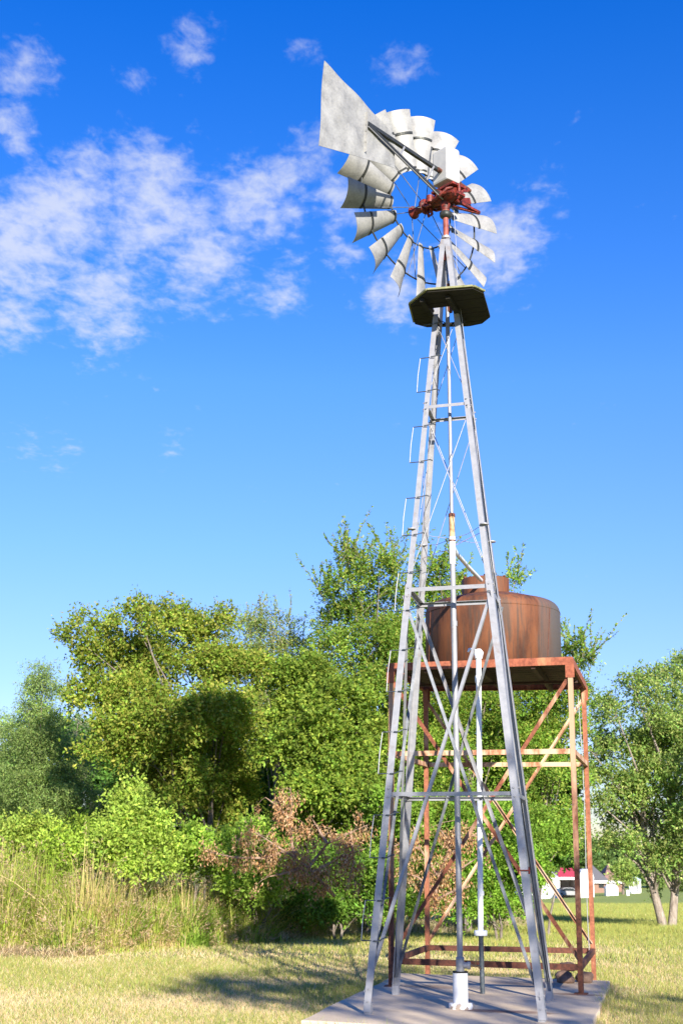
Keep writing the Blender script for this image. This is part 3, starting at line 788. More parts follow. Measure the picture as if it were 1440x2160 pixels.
def tree(name, label, cat, base, lumps, leaf=(.085, .045), tint=(.085, .13, .025), alt=None, pal=.25, dens=14, trunk_r=.09, trunks=1,
         shoots=None, group=None, droop=0, nsub=13, sub=.40, shell=.5, perTwig=9, twigL=.38, bark='bark', var=.2, clumpvar=.16, limb=1.0, spread=.25):
    bx, by = base; bz = G(bx, by)
    t = root(name, (bx, by, bz), label, cat, group)
    P, A, I, S = crown_points(lumps, dens, sub, nsub, shell, droop, twigL, perTwig)
    keep = P[:, 2] > gz(P[:, 0], P[:, 1])+.03
    P, A, I = P[keep], A[keep], I[keep]
    tint = (tint[0]*LEAFK*.97, tint[1]*LEAFK*1.04, tint[2]*LEAFK*1.1); alt = alt and (alt[0]*LEAFK*.97, alt[1]*LEAFK*1.03, alt[2]*LEAFK*1.1)
    tn = tints(len(P), tint, var, alt, pal)
    cv = 1+rng.normal(0, clumpvar, (len(S), 1)); tn = tn*np.clip(cv[I], .55, 1.5)
    lines = []
    if shoots:
        st = []
        for (c, r, k, L) in shoots:
            for _ in range(k):
                d = unit(rng.normal(size=3)); d[2] = abs(d[2]); st.append(np.array(c)+d*r*.8)
        P2, A2, lines = shoot_points(st, shoots[0][3], 64)
        P = np.concatenate([P, P2]); A = np.concatenate([A, A2]); tn = np.concatenate([tn, tints(len(P2), np.array(tint)*1.02, var, alt, pal)])
    N = len(P); print('LEAVES', name, N)
    v, tt = leaf_arrays(P, A, leaf[0]*1.0*rng.uniform(.45, 1.35, N), leaf[1]*1.08*rng.uniform(.7, 1.2, N), tn)
    np_mesh('crown', v, np.arange(4*N), 4, tt, M['leaf'], t, (bx, by, bz))
    # trunk and limbs
    b = MB(); cs = [np.array(c) for c, r in lumps]
    top = max(c[2] for c in cs); mid = np.mean(cs, axis=0)
    stems = []
    for k in range(trunks):
        ang = k*2*math.pi/max(trunks, 1)+.4
        o = np.array([math.cos(ang), math.sin(ang)*.4, 0])*trunk_r*1.7*(trunks > 1)
        f = np.array([mid[0]*.5+bx*.5, mid[1]*.5+by*.5, bz+(top-bz)*.62])+o*5*spread
        p0 = np.array([bx, by, bz-.1])+o*.45
        pts = [p0, p0*.7+f*.3+o*.55+rng.normal(size=3)*.06, p0*.35+f*.65+o*.5+rng.normal(size=3)*.10, f]
        r0 = trunk_r/(1 if trunks == 1 else 1.35)
        b.tube(pts, [r0*1.25, r0*.95, r0*.75, r0*.5], 8); stems.append(pts)
    for i, c in enumerate(cs):
        pts = stems[i % len(stems)]
        h = min(.92, max(.25, (c[2]-bz)/(top-bz)*.75)); kk = h*3; j = min(int(kk), 2); q = pts[j]+(pts[j+1]-pts[j])*(kk-j)
        q = np.array(q); m1 = q*.55+c*.45+np.array([0, 0, .10*np.linalg.norm(c-q)])+rng.normal(size=3)*.1
        rr = trunk_r*.26*limb
        b.tube([q, m1, c], [rr, rr*.7, rr*.35], 6)
        near = S[np.argsort(np.linalg.norm(S-c, axis=1))[:5]]
        for s in near: b.tube([c, (c+s)/2+rng.normal(size=3)*.06, s], [rr*.34, rr*.25, rr*.12], 4, cap=False)
    for ln in lines: b.tube(ln, [.010, .008, .006, .003], 4, cap=False)
    b.build('trunk', M[bark], t)
    return t
LEAFK = 1.68
def lump(rows, D, jit=.8):
    out = []
    for (px, py, rp) in rows:
        d = D+rnd.uniform(-jit, jit); p = at(px, py, d); out.append(((p.x, p.y, p.z), 1.08*rp*d/F))
    return out
def foot(px, py, D): p = at(px, py, D); return (p.x, p.y)

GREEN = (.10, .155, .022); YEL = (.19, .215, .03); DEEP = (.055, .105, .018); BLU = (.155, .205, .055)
# slender feathery trees on the far left
tree('acacia_tree', 'slender blue-green feathery tree with a narrow peak at the left end of the tree line', 'tree', foot(88, 1830, 37),
     lump([(82, 1425, 24), (70, 1465, 32), (98, 1480, 32), (60, 1500, 26), (90, 1450, 26), (85, 1530, 42), (60, 1585, 60), (120, 1610, 50), (40, 1660, 70), (110, 1690, 65), (60, 1750, 60)], 37),
     leaf=(.07, .026), tint=BLU, alt=(.13, .16, .06), dens=26, trunk_r=.08, droop=.35, perTwig=14, twigL=.45, nsub=10, sub=.46)
tree('acacia_tree', 'lower blue-green feathery tree cut off by the left edge', 'tree', foot(-10, 1830, 39),
     lump([(5, 1555, 45), (-45, 1580, 60), (0, 1630, 60), (-60, 1690, 80), (15, 1710, 55), (-10, 1780, 60)], 39),
     leaf=(.07, .026), tint=BLU, alt=(.13, .16, .06), dens=17, trunk_r=.08, droop=.35, perTwig=14, twigL=.5, nsub=10)
tree('acacia_tree', 'thin pale half-bare tree between the feathery trees and the big round tree', 'tree', foot(160, 1830, 38),
     lump([(165, 1525, 26), (150, 1570, 30), (180, 1590, 32), (160, 1640, 42), (140, 1700, 50), (190, 1710, 45)], 38),
     leaf=(.06, .024), tint=(.17, .19, .09), alt=(.24, .22, .13), dens=9, trunk_r=.07, droop=.1, nsub=9, limb=1.6)
# the big round tree
tree('broadleaf_tree', 'big round yellow-green tree, the widest crown left of the windmill', 'tree', foot(438, 1850, 31.5),
     lump([(165, 1350, 34), (205, 1342, 42), (285, 1318, 40), (292, 1285, 22), (345, 1325, 52), (405, 1345, 52), (455, 1330, 42), (235, 1410, 62), (330, 1415, 78), (430, 1430, 80), (500, 1440, 62),
           (185, 1480, 52), (270, 1510, 74), (360, 1530, 88), (460, 1530, 80), (235, 1590, 66), (330, 1620, 84), (440, 1640, 80), (515, 1590, 56), (380, 1710, 80), (300, 1700, 60), (490, 1700, 60), (440, 1760, 60)], 31.5, 1.3),
     leaf=(.095, .05), tint=(.125, .165, .022), alt=(.20, .19, .035), pal=.3, dens=15, trunk_r=.11, trunks=2, nsub=12)
# feathery one behind it
c = [(520, 1335, 42), (575, 1345, 46), (615, 1390, 48), (550, 1420, 62), (640, 1450, 50), (600, 1500, 60), (530, 1510, 60), (650, 1540, 60), (590, 1600, 70)]
tree('elm_tree', 'loose tree with long upright shoots behind the big round tree', 'tree', foot(585, 1850, 37), lump(c, 37),
     leaf=(.075, .034), tint=(.14, .18, .045), alt=(.22, .20, .07), dens=12, trunk_r=.09,
     shoots=[(l[0], l[1], k, 1.0) for l, k in zip(lump(c[:4], 37), (7, 8, 7, 3))])
# dense one in the middle
tree('broadleaf_tree', 'dense dark green tree between the big round tree and the tallest tree', 'tree', foot(655, 1880, 31),
     lump([(610, 1440, 54), (680, 1440, 52), (645, 1520, 74), (720, 1500, 64), (610, 1600, 60), (690, 1600, 78), (755, 1570, 62), (640, 1680, 74), (735, 1680, 74), (690, 1760, 70), (600, 1770, 50)], 31, 1.2),
     leaf=(.10, .055), tint=(.11, .155, .022), alt=(.18, .21, .03), dens=15, trunk_r=.09)
# tallest
c = [(735, 1195, 30), (742, 1245, 44), (800, 1215, 40), (690, 1265, 20), (810, 1285, 58), (735, 1325, 58), (785, 1375, 68), (700, 1390, 48), (850, 1360, 62), (745, 1445, 68), (830, 1460, 76), (790, 1540, 76), (860, 1560, 60), (800, 1640, 76)]
tree('elm_tree', 'tallest tree with long leafy shoots, its top left of the windmill legs', 'tree', foot(775, 1880, 33.5), lump(c, 33.5, 1.0),
     leaf=(.085, .042), tint=(.10, .155, .022), alt=(.18, .19, .035), dens=14, trunk_r=.09,
     shoots=[(l[0], l[1], k, 1.25) for l, k in zip(lump(c[:6], 33.5), (16, 14, 16, 12, 6, 5))])
# behind the tower and tank
c = [(925, 1215, 40), (905, 1285, 54), (965, 1262, 44), (1085, 1232, 24), (885, 1410, 74), (960, 1390, 70), (900, 1510, 76), (990, 1520, 84), (1065, 1490, 74), (1085, 1330, 44), (1100, 1420, 56), (920, 1620, 80), (1020, 1630, 84), (1090, 1600, 70), (960, 1730, 80)]
tree('elm_tree', 'tall leafy tree right behind the windmill tower and the round tank', 'tree', foot(985, 1900, 34.5), lump(c, 34.5, 1.0),
     leaf=(.085, .042), tint=(.105, .165, .022), alt=(.19, .21, .035), dens=14, trunk_r=.09,
     shoots=[(l[0], l[1], k, .9) for l, k in zip(lump(c[:4], 34.5), (9, 6, 7, 7))])
c = [(1195, 1400, 30), (1235, 1400, 20), (1150, 1470, 60), (1195, 1480, 42), (1140, 1560, 70), (1195, 1560, 42), (1115, 1650, 74), (1180, 1650, 54), (1100, 1740, 64), (1160, 1740, 56), (1195, 1770, 34)]
tree('elm_tree', 'leafy tree with arching shoots behind the right posts of the tank stand', 'tree', foot(1125, 1925, 35), lump(c, 35),
     leaf=(.085, .042), tint=(.11, .17, .025), alt=(.20, .22, .04), dens=13, trunk_r=.11,
     shoots=[(l[0], l[1], k, 1.15) for l, k in zip(lump(c[:4], 35), (14, 18, 6, 8))])
# the tree on the right
c = [(1335, 1455, 34), (1395, 1445, 40), (1445, 1440, 46), (1300, 1510, 42), (1365, 1515, 58), (1435, 1510, 62), (1285, 1590, 36), (1345, 1600, 60), (1425, 1590, 70), (1505, 1560, 80), (1300, 1660, 44), (1375, 1680, 64),
     (1450, 1680, 74), (1285, 1735, 30), (1335, 1750, 44), (1400, 1760, 52), (1470, 1750, 64), (1540, 1660, 80), (1520, 1470, 60), (1385, 1820, 24), (1440, 1830, 30), (1295, 1785, 26), (1350, 1800, 34), (1410, 1810, 36), (1475, 1805, 40), (1390, 1845, 22), (1440, 1855, 20), (1380, 1890, 9), (1440, 1880, 12), (1262, 1560, 26), (1258, 1640, 26), (1268, 1700, 28), (1275, 1500, 26), (1250, 1590, 18), (1410, 1640, 60), (1330, 1700, 50)]
tree('elm_tree', 'airy tree with two pale trunks standing alone in the field at the right edge', 'tree', foot(1406, 1930, 40.5), lump(c, 40.5, 1.4),
     leaf=(.10, .05), tint=(.125, .175, .04), alt=(.22, .23, .07), dens=10, trunk_r=.155, trunks=2, nsub=11, clumpvar=.22, spread=.35, bark='pale_bark')
# darker trees deeper in the wood
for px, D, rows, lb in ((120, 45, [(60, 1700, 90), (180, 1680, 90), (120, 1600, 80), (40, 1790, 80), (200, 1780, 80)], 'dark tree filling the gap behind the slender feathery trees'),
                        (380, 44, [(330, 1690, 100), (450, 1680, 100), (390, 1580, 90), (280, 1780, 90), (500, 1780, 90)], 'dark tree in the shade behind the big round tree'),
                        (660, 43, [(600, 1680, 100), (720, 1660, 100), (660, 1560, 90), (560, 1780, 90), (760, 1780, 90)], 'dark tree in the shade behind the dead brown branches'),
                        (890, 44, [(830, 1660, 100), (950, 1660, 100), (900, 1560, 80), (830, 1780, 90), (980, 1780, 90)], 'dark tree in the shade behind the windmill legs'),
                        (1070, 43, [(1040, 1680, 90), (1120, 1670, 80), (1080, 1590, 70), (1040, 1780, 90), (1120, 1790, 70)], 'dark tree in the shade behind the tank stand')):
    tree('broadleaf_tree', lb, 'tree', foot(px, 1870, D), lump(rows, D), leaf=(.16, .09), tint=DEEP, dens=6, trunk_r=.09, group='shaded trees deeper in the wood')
# shrubs and saplings along the edge
LIME = (.185, .235, .038)
for (px, D, rows, lb, tn) in (
    (285, 26.5, [(282, 1668, 17), (272, 1702, 28), (300, 1728, 34), (255, 1752, 34), (305, 1775, 42), (258, 1800, 44), (335, 1800, 36), (220, 1815, 36), (295, 1835, 46), (345, 1850, 34)], 'bright yellow-green sapling with a pointed top in front of the big round tree', LIME),
    (180, 27.5, [(165, 1770, 34), (205, 1775, 30), (125, 1785, 36), (190, 1810, 40), (140, 1830, 44)], 'bright low shrub just left of the pointed sapling', (.17, .225, .03)),
    (40, 28, [(20, 1765, 38), (65, 1770, 34), (40, 1810, 44), (95, 1815, 36), (-20, 1800, 44)], 'bright low shrub above the tall grass at the left edge', (.19, .23, .04)),
    (420, 27, [(415, 1780, 32), (450, 1800, 36), (400, 1820, 38), (440, 1850, 40)], 'light green bush between the pointed sapling and the dead branches', (.15, .21, .03)),
    (545, 27.5, [(520, 1770, 34), (560, 1790, 40), (500, 1815, 42), (590, 1830, 42), (545, 1850, 50), (480, 1860, 36), (530, 1895, 40), (595, 1895, 38)], 'light green bush under the left end of the dead brown branches', (.15, .21, .03)),
    (715, 29, [(680, 1840, 44), (740, 1830, 46), (710, 1880, 50), (640, 1880, 40), (770, 1890, 46), (700, 1925, 40), (755, 1930, 38), (650, 1920, 36)], 'dark low bush in shadow left of the windmill legs', (.09, .15, .022)),
    (850, 29.5, [(830, 1730, 54), (780, 1790, 54), (870, 1790, 60), (820, 1860, 56), (890, 1870, 54), (850, 1920, 44)], 'leafy bush behind the left windmill legs and the dead twigs', (.12, .18, .025)),
    (1050, 29.5, [(1010, 1760, 50), (1070, 1750, 54), (1040, 1820, 60), (1090, 1830, 46), (1000, 1860, 56), (1060, 1885, 54), (1020, 1925, 44), (1085, 1925, 34), (960, 1910, 44)], 'rounded green bush at the right end of the thicket behind the tank stand', (.11, .18, .022)),
    (1150, 33, [(1130, 1790, 44), (1165, 1790, 36), (1120, 1840, 44), (1150, 1760, 40)], 'bush hanging over the field at the right end of the thicket', (.12, .18, .025))):
    tree('shrub', lb, 'shrub', foot(px, 1900, D), lump(rows, D, .5), leaf=(.085, .045), tint=tn, alt=tuple(v*1.25 for v in tn), dens=23, trunk_r=.04, trunks=2, nsub=9, sub=.46, twigL=.28)
# dead brown branches
def dead(label, base_px, D, branches, nclump):
    bx, by = foot(*base_px, D); bz = G(bx, by)
    t = root('dead_tree', (bx, by, bz), label, 'dead tree'); b = MB(); P, A = [], []
    for br in branches:
        pts = [np.array(at(px, py, D+dd)) for px, py, dd in br]
        n = len(pts); b.tube(pts, [.035*(1-.8*i/(n-1)) for i in range(n)], 6)
        for i in range(n-1):
            L = np.linalg.norm(pts[i+1]-pts[i]); m = max(2, int(L*nclump))
            for _ in range(m):
                tt = rnd.random(); p = pts[i]*(1-tt)+pts[i+1]*tt
                q = p+np.array([rnd.gauss(0, .16), rnd.gauss(0, .16), rnd.gauss(-.02, .12)])
                b.tube([p, (p+q)/2+np.array([0, 0, .03]), q], [.008, .005, .003], 4, cap=False)
                k = rnd.randint(22, 50)
                pp = q+rng.normal(size=(k, 3))*np.array([.055, .055, .085])+np.array([0, 0, -.06]); P.append(pp)
                A.append(unit(rng.normal(size=(k, 3))*.5+np.array([0, 0, -1])))
    P = np.concatenate(P); A = np.concatenate(A); N = len(P)
    tn = tints(N, (.40, .225, .105), .22, (.52, .34, .19), .4)
    v, tt = leaf_arrays(P, A, .070*rng.uniform(.6, 1.3, N), .024*rng.uniform(.7, 1.3, N), tn, .3)
    np_mesh('foliage', v, np.arange(4*N), 4, tt, M['deadleaf'], t, (bx, by, bz)); b.build('branch', M['twig'], t)
dead('dead brown branches with withered leaves in the thicket left of the windmill legs', (700, 1900), 26.3,
     [[(705, 1890, .3), (650, 1830, 0), (600, 1795, -.2), (545, 1760, -.3), (515, 1742, -.3)], [(620, 1810, 0), (612, 1750, .1), (615, 1700, .1), (612, 1660, 0)], [(614, 1730, .1), (585, 1700, 0), (560, 1682, -.1)],
      [(650, 1830, 0), (690, 1780, .1), (740, 1755, .2), (775, 1740, .2)], [(660, 1840, 0), (715, 1810, 0), (770, 1790, .1)], [(600, 1795, 0), (560, 1810, -.2), (500, 1810, -.3), (430, 1795, -.2)], [(640, 1830, 0), (590, 1845, -.2), (560, 1850, -.2)], [(690, 1780, 0), (660, 1730, .2)],
      [(740, 1755, .1), (745, 1820, 0), (730, 1880, -.1)]], 17)
dead('dead brown bush seen between the windmill legs and the white standpipe', (915, 1930), 27.0,
     [[(915, 1920, .2), (925, 1850, 0), (950, 1780, 0), (965, 1715, 0)], [(925, 1850, 0), (885, 1790, .1), (870, 1740, .1)], [(940, 1810, 0), (985, 1770, .1), (1025, 1745, .1)], [(920, 1880, 0), (880, 1850, -.1), (850, 1840, -.1)],
      [(930, 1840, 0), (975, 1830, -.1), (1005, 1810, -.1)], [(915, 1900, 0), (955, 1880, -.2), (990, 1870, -.2)], [(950, 1780, .1), (920, 1740, .2)], [(885, 1790, 0), (845, 1780, 0), (815, 1790, 0)]], 14)

# ------------------------------------------------------------ grass
def ribbons(name, label, cat, base, H, lean, W, tint, segs=4, plume=None, kind='stuff', curl=.35):
    N = len(base); az = rng.uniform(0, 2*np.pi, N); d = np.stack([np.cos(az), np.sin(az), np.zeros(N)], 1); sd = np.stack([-np.sin(az+rng.normal(0, .9, N)), np.cos(az), np.zeros(N)], 1); sd = unit(sd)
    t = np.linspace(0, 1, segs+1)[None, :, None]
    Hh = H[:, None, None]; ln = lean[:, None, None]
    p = base[:, None, :]+d[:, None, :]*Hh*(ln*t+curl*ln*t**3)+np.array([0, 0, 1.0])*Hh*(t-.22*ln*t**2-.35*ln*curl*t**4)
    w = W[:, None, None]*(1-t**1.6)*.5+.0006
    v = np.stack([p-sd[:, None, :]*w, p+sd[:, None, :]*w], 2).reshape(N, -1, 3)
    nv = 2*(segs+1)
    q = np.array([[2*i, 2*i+1, 2*i+3, 2*i+2] for i in range(segs)])
    f = (q[None]+np.arange(N)[:, None, None]*nv).reshape(-1)
    tt = np.repeat(tint[:, None, :], nv, 1)
    V = v.reshape(-1, 3); T = tt.reshape(-1, 3)
    if plume is not None:
        k = plume['n']; ids = np.where(rng.random(N) < plume['p'])[0]
        tip = p[ids, -1]; dr = unit(p[ids, -1]-p[ids, -2])
        c = (tip[:, None, :]+dr[:, None, :]*rng.uniform(-.8, .35, (len(ids), k, 1))*plume['L']+rng.normal(size=(len(ids), k, 3))*plume['s']).reshape(-1, 3)
        a = unit(np.repeat(dr, k, 0)+rng.normal(size=(len(c), 3))*.8)
        lv, lt = leaf_arrays(c, a, rng.uniform(.04, .09, len(c)), rng.uniform(.008, .016, len(c)), tints(len(c), plume['c'], .15))
        f = np.concatenate([f, np.arange(len(lv))+len(V)]); V = np.concatenate([V, lv]); T = np.concatenate([T, lt])
    o = np_mesh(name, V, f, 4, T, M['grass'])
    return tag(o, label, cat, kind=kind)
edge = [(-80, 2016), (0, 2012), (120, 2018), (350, 2004), (560, 1992), (700, 1978), (800, 1968), (950, 1966), (1110, 1958), (1180, 1940)]
EP = []
for px, py in edge:
    d = ray(px, py); y = 24.0
    for _ in range(30):
        t = (G(d.x/d.y*y, y)-CAMZ)/(d.z/d.y); y = t if 5 < t < 80 else y
    EP.append((d.x/d.y*y, y))
ex = np.array([e[0] for e in EP]); ey = np.array([e[1] for e in EP])
def front(x): return np.interp(x, ex, ey)
# tall grass in clumps
def tall():
    N = 52000
    x = rng.uniform(-8.5, 1.6, N); dep = rng.random(N)**1.25*5.5-.1+.35*np.sin(x*1.7)+.2*np.sin(x*4.3+2)
    y = front(x)+dep+rng.normal(0, .12, N)
    # clumping
    nc = 420; cx = rng.uniform(-8.5, 1.6, nc); cy = front(cx)+rng.random(nc)**1.25*5.3+.1; ci = rng.integers(0, nc, N); ck = rng.random(N) < .72
    x = np.where(ck, cx[ci]+rng.normal(0, .14, N), x); y = np.where(ck, cy[ci]+rng.normal(0, .14, N), y)
    y = np.maximum(y, front(x)-.45)
    rise = np.clip((y-front(x))/2.0+.16+.18*np.sin(x*3.1)*np.sin(x*7.3+1), .10, 1)
    hx = np.interp(x, [-8, -5.2, -4, -3.2, -1.6, -.6, .4, 1.6], [1.75, 1.75, 1.5, 1.4, 1.3, 1.2, 1.0, .7])
    ch = (.55+.68*rng.random(nc))[ci]
    H = hx*rise*rng.uniform(.35, 1.12, N)*np.where(ck, ch, .85)*(1+.16*np.sin(x*2.3+1)*np.sin(x*5.1)+.10*np.sin(x*9+y*3))
    ctype = rng.random(nc)[ci]; r = np.where(ck, ctype*.75+rng.random(N)*.25, rng.random(N))
    pal = np.array([(.27, .36, .05), (.40, .44, .09), (.52, .46, .17), (.60, .46, .22), (.20, .30, .045)])
    ii = np.select([r < .30, r < .55, r < .72, r < .86], [0, 1, 2, 3], 4)
    tint = np.clip(pal[ii]*(1+rng.normal(0, .16, (N, 1))), .02, .8)
    base = np.stack([x, y, gz(x, y)-.02], 1)
    ribbons('tall_grass', 'tall unmown green and straw grass with feathery seed heads below the trees', 'grass', base, H, np.abs(rng.normal(.3, .32, N)), rng.uniform(.012, .034, N), tint, 5,
            plume=dict(p=.11, n=16, L=.22, s=.028, c=(.50, .37, .22)))
tall()
def broad():
    N = 5200                                    # broad-leaved green clumps among the tall grass
    nc = 70; cx = rng.uniform(-8.2, .8, nc); cy = front(cx)+rng.uniform(.1, 2.6, nc); ci = rng.integers(0, nc, N)
    x = cx[ci]+rng.normal(0, .13, N); y = cy[ci]+rng.normal(0, .13, N)
    H = rng.uniform(.35, .95, N)*np.clip((y-front(x))/1.4+.4, .3, 1.15)
    tint = np.clip(np.array((.22, .34, .05))*(1+rng.normal(0, .2, (N, 1))), .02, .8)
    ribbons('weeds', 'broad bladed bright green weeds growing in the tall grass', 'weeds', np.stack([x, y, gz(x, y)-.02], 1), H, np.abs(rng.normal(.45, .3, N)), rng.uniform(.03, .06, N), tint, 5, curl=.7)
broad()
def weeds():
    N = 26000
    x = rng.uniform(-1.2, 5.4, N); y = front(x)+rng.normal(.35, .55, N)*1.2+rng.random(N)*1.3
    H = rng.uniform(.12, .42, N)*np.clip(1-(np.abs(y-front(x)-.8))/3, .35, 1)
    pal = np.array([(.42, .36, .20), (.33, .31, .13), (.20, .24, .06), (.50, .42, .27)])
    tint = np.clip(pal[rng.integers(0, 4, N)]*(1+rng.normal(0, .15, (N, 1))), .02, .85)
    ribbons('rough_grass', 'pale dry rough grass at the foot of the thicket behind the tank stand', 'grass', np.stack([x, y, gz(x, y)-.02], 1), H, np.abs(rng.normal(.4, .3, N)), rng.uniform(.012, .024, N), tint, 3,
            plume=dict(p=.06, n=8, L=.1, s=.02, c=(.48, .38, .24)))
weeds()
def dry_mat():
    N = 7000
    x = -8.3+rng.random(N)**1.6*4.2; y = front(x)+rng.normal(.0, .45, N)
    tint = np.clip(np.array((.60, .47, .27))*(1+rng.normal(0, .18, (N, 1))), .02, .85)
    ribbons('dry_grass', 'flattened dry straw at the front edge of the tall grass on the left', 'grass', np.stack([x, y, gz(x, y)-.01], 1), rng.uniform(.10, .30, N), np.abs(rng.normal(1.1, .4, N)), rng.uniform(.010, .02, N), tint, 3)
dry_mat()
def lawn():
    B = []; 
    for (y0, y1, n, hw, xr) in ((12.2, 17, 120000, .0085, None), (17, 22.5, 90000, .011, None), (22.5, 34, 60000, .016, None), (34, 60, 46000, .026, (3, 18)), (55, 120, 50000, .045, (3, 18))):
        y = rng.uniform(y0, y1, n)**1.0
        x = rng.uniform(-.31, .31, n)*y if xr is None else rng.uniform(.09, .30, n)*y
        ok = ~in_pad(x, y, -.03) & (y < front(x)+.6) if xr is None else np.ones(n, bool)
        x, y = x[ok], y[ok]; B.append((x, y, np.full(len(x), hw)))
    x = np.concatenate([b[0] for b in B]); y = np.concatenate([b[1] for b in B]); W = np.concatenate([b[2] for b in B])*rng.uniform(.7, 1.3, sum(len(b[0]) for b in B))
    N = len(x)
    # patches of green and of straw
    k = np.zeros(N)
    for _ in range(14):
        a, f = rng.uniform(0, np.pi), rng.uniform(.6, 3.6); k += np.sin((x*np.cos(a)+y*np.sin(a)*.8)*f+rng.uniform(0, 6))/14**.5
    g = 1/(1+np.exp(-2.2*(k+.05+np.clip((y-24)/10, 0, 1.5)+.25*np.clip(x-2, 0, 3)/3)))
    isg = rng.random(N) < .08+.62*g+.28*np.clip((y-20)/14, 0, 1)
    H = rng.uniform(.03, .075, N)*np.where(isg, 1.15, .8)*(W/.010)**.6*(.8+.4*g)
    H = np.where(in_pad(x, y, .10), H*2.1, H)
    tint = np.where(isg[:, None], np.array((.31, .325, .085)), np.array((.60, .47, .27)))*(1+rng.normal(0, .18, (N, 1)))
    tint[:, 0] *= 1+rng.normal(0, .1, N)
    lean = np.abs(rng.normal(.55, .45, N)); az = rng.uniform(0, 2*np.pi, N)
    base = np.stack([x, y, gz(x, y)-.004], 1)
    tip = base+np.stack([np.cos(az)*lean, np.sin(az)*lean, np.ones(N)], 1)*H[:, None]
    sd = np.stack([np.sin(az+.8), np.cos(az-.3), np.zeros(N)], 1)*W[:, None]*.5
    V = np.stack([base-sd, base+sd, tip], 1).reshape(-1, 3)
    o = np_mesh('lawn_grass', V, np.arange(3*N), 3, np.repeat(np.clip(tint, .02, .85), 3, 0), M['grass'])
    tag(o, 'short mown grass, part green and part straw coloured, around the concrete pad', 'grass', kind='stuff')
lawn()

# ------------------------------------------------------------ buildings beyond the field
def house_root(name, px, py, D, label, cat):
    p = at(px, py, D); return root(name, (p.x, p.y, G(p.x, p.y)), label, cat)
def box_(b, x0, x1, y0, y1, z0, z1, m=0): b.box(((x0+x1)/2, (y0+y1)/2, (z0+z1)/2), (1, 0, 0), (0, 1, 0), (0, 0, 1), (x1-x0)/2, (y1-y0)/2, (z1-z0)/2, m)
# garage with carport
D = 200.0
def X(px, d=D): return at(px, 1870, d).x
def Z(py, d=D, px=1200): return at(px, py, d).z
gx0, gx1, gx2 = X(1092), X(1180), X(1217); gzb = G(X(1180), D)-.1; eave = Z(1851); top = Z(1834)
g = root('garage', (gx1, D, gzb), 'white garage with open carport under a red and grey roof across the field', 'garage')
b = MB(); box_(b, gx0, gx1, D, D+6, gzb-.4, eave); 
b.build('wall', M['white_wall'], g)
b = MB(); box_(b, gx1+.003, gx2, D+5.6, D+6, gzb-.4, eave); box_(b, gx2-.12, gx2, D, D+5.597, gzb-.4, eave)
b.build('carport_wall', M['white_wall'], g)
b = MB(); box_(b, gx0-.3, gx2+.3, D-.35, D-.2, eave-.30, eave+.04); b.build('fascia', M['white_wall'], g)
def hip(b, x0, x1, y0, y1, z0, z1, ins, m=0):
    ym = (y0+y1)/2
    vs = [(x0, y0, z0), (x1, y0, z0), (x1, y1, z0), (x0, y1, z0), (x0+ins, ym, z1), (x1-ins, ym, z1)]
    b.add(vs, [(0, 1, 5, 4), (1, 2, 5), (2, 3, 4, 5), (3, 0, 4), (3, 2, 1, 0)], m)
b = MB(); hip(b, gx0-.3, X(1178), D-.4, D+6.4, eave+.045, top+.15, 1.2); b.build('roof', M['grey_roof'], g)
b = MB(); hip(b, X(1176), gx2+.35, D-.3, D+6.4, eave+.05, top+.2, .6); b.build('roof', M['red_roof'], g)
b = MB(); box_(b, X(1146), X(1156), D-.06, D+.02, Z(1893), Z(1885)); b.build('vent', M['grey_roof'], g)
def car(name, cx, cy, label, paint, s=1.0, rz=0.0):
    z0 = G(cx, cy); c = root(name, (cx, cy, z0), label, 'car')
    side = [(-2.1, .32), (2.1, .32), (2.15, .62), (1.95, .80), (1.15, .90), (.45, 1.38), (-.75, 1.42), (-1.55, .98), (-2.05, .92), (-2.15, .6)]
    b = MB(); b.prism([(x*s, z*s) for x, z in side], (cx, cy-.85*s, z0), (cx, cy+.85*s, z0), (1, 0, 0), (0, 0, 1)); body = b.build('body', paint, c, bevel=.06)
    for sd in (-.862, .862):
        b = MB(); b.prism([(.95*s, .92*s), (.42*s, 1.30*s), (-.70*s, 1.34*s), (-1.35*s, .97*s)], (cx, cy+sd*s-.006, z0), (cx, cy+sd*s+.006, z0), (1, 0, 0), (0, 0, 1)); b.build('window', M['glass'], c)
    for xw in (-1.3, 1.35):
        for sd in (-1, 1):
            b = MB(); b.lathe((cx+xw*s, cy+sd*.78*s, z0+.32*s), [(.32*s, -.1), (.32*s, .1)], 18, 0, (0, 1, 0)); b.lathe((cx+xw*s, cy+sd*.78*s, z0+.32*s), [(.18*s, -.11), (.18*s, .11)], 14, 1, (0, 1, 0))
            b.build('wheel', [M['tyre'], M['car_grey']], c)
car('parked_car', X(1199, D+1.3), D+1.3, 'grey car parked inside the open carport of the white garage', M['car_grey'], 1.0)
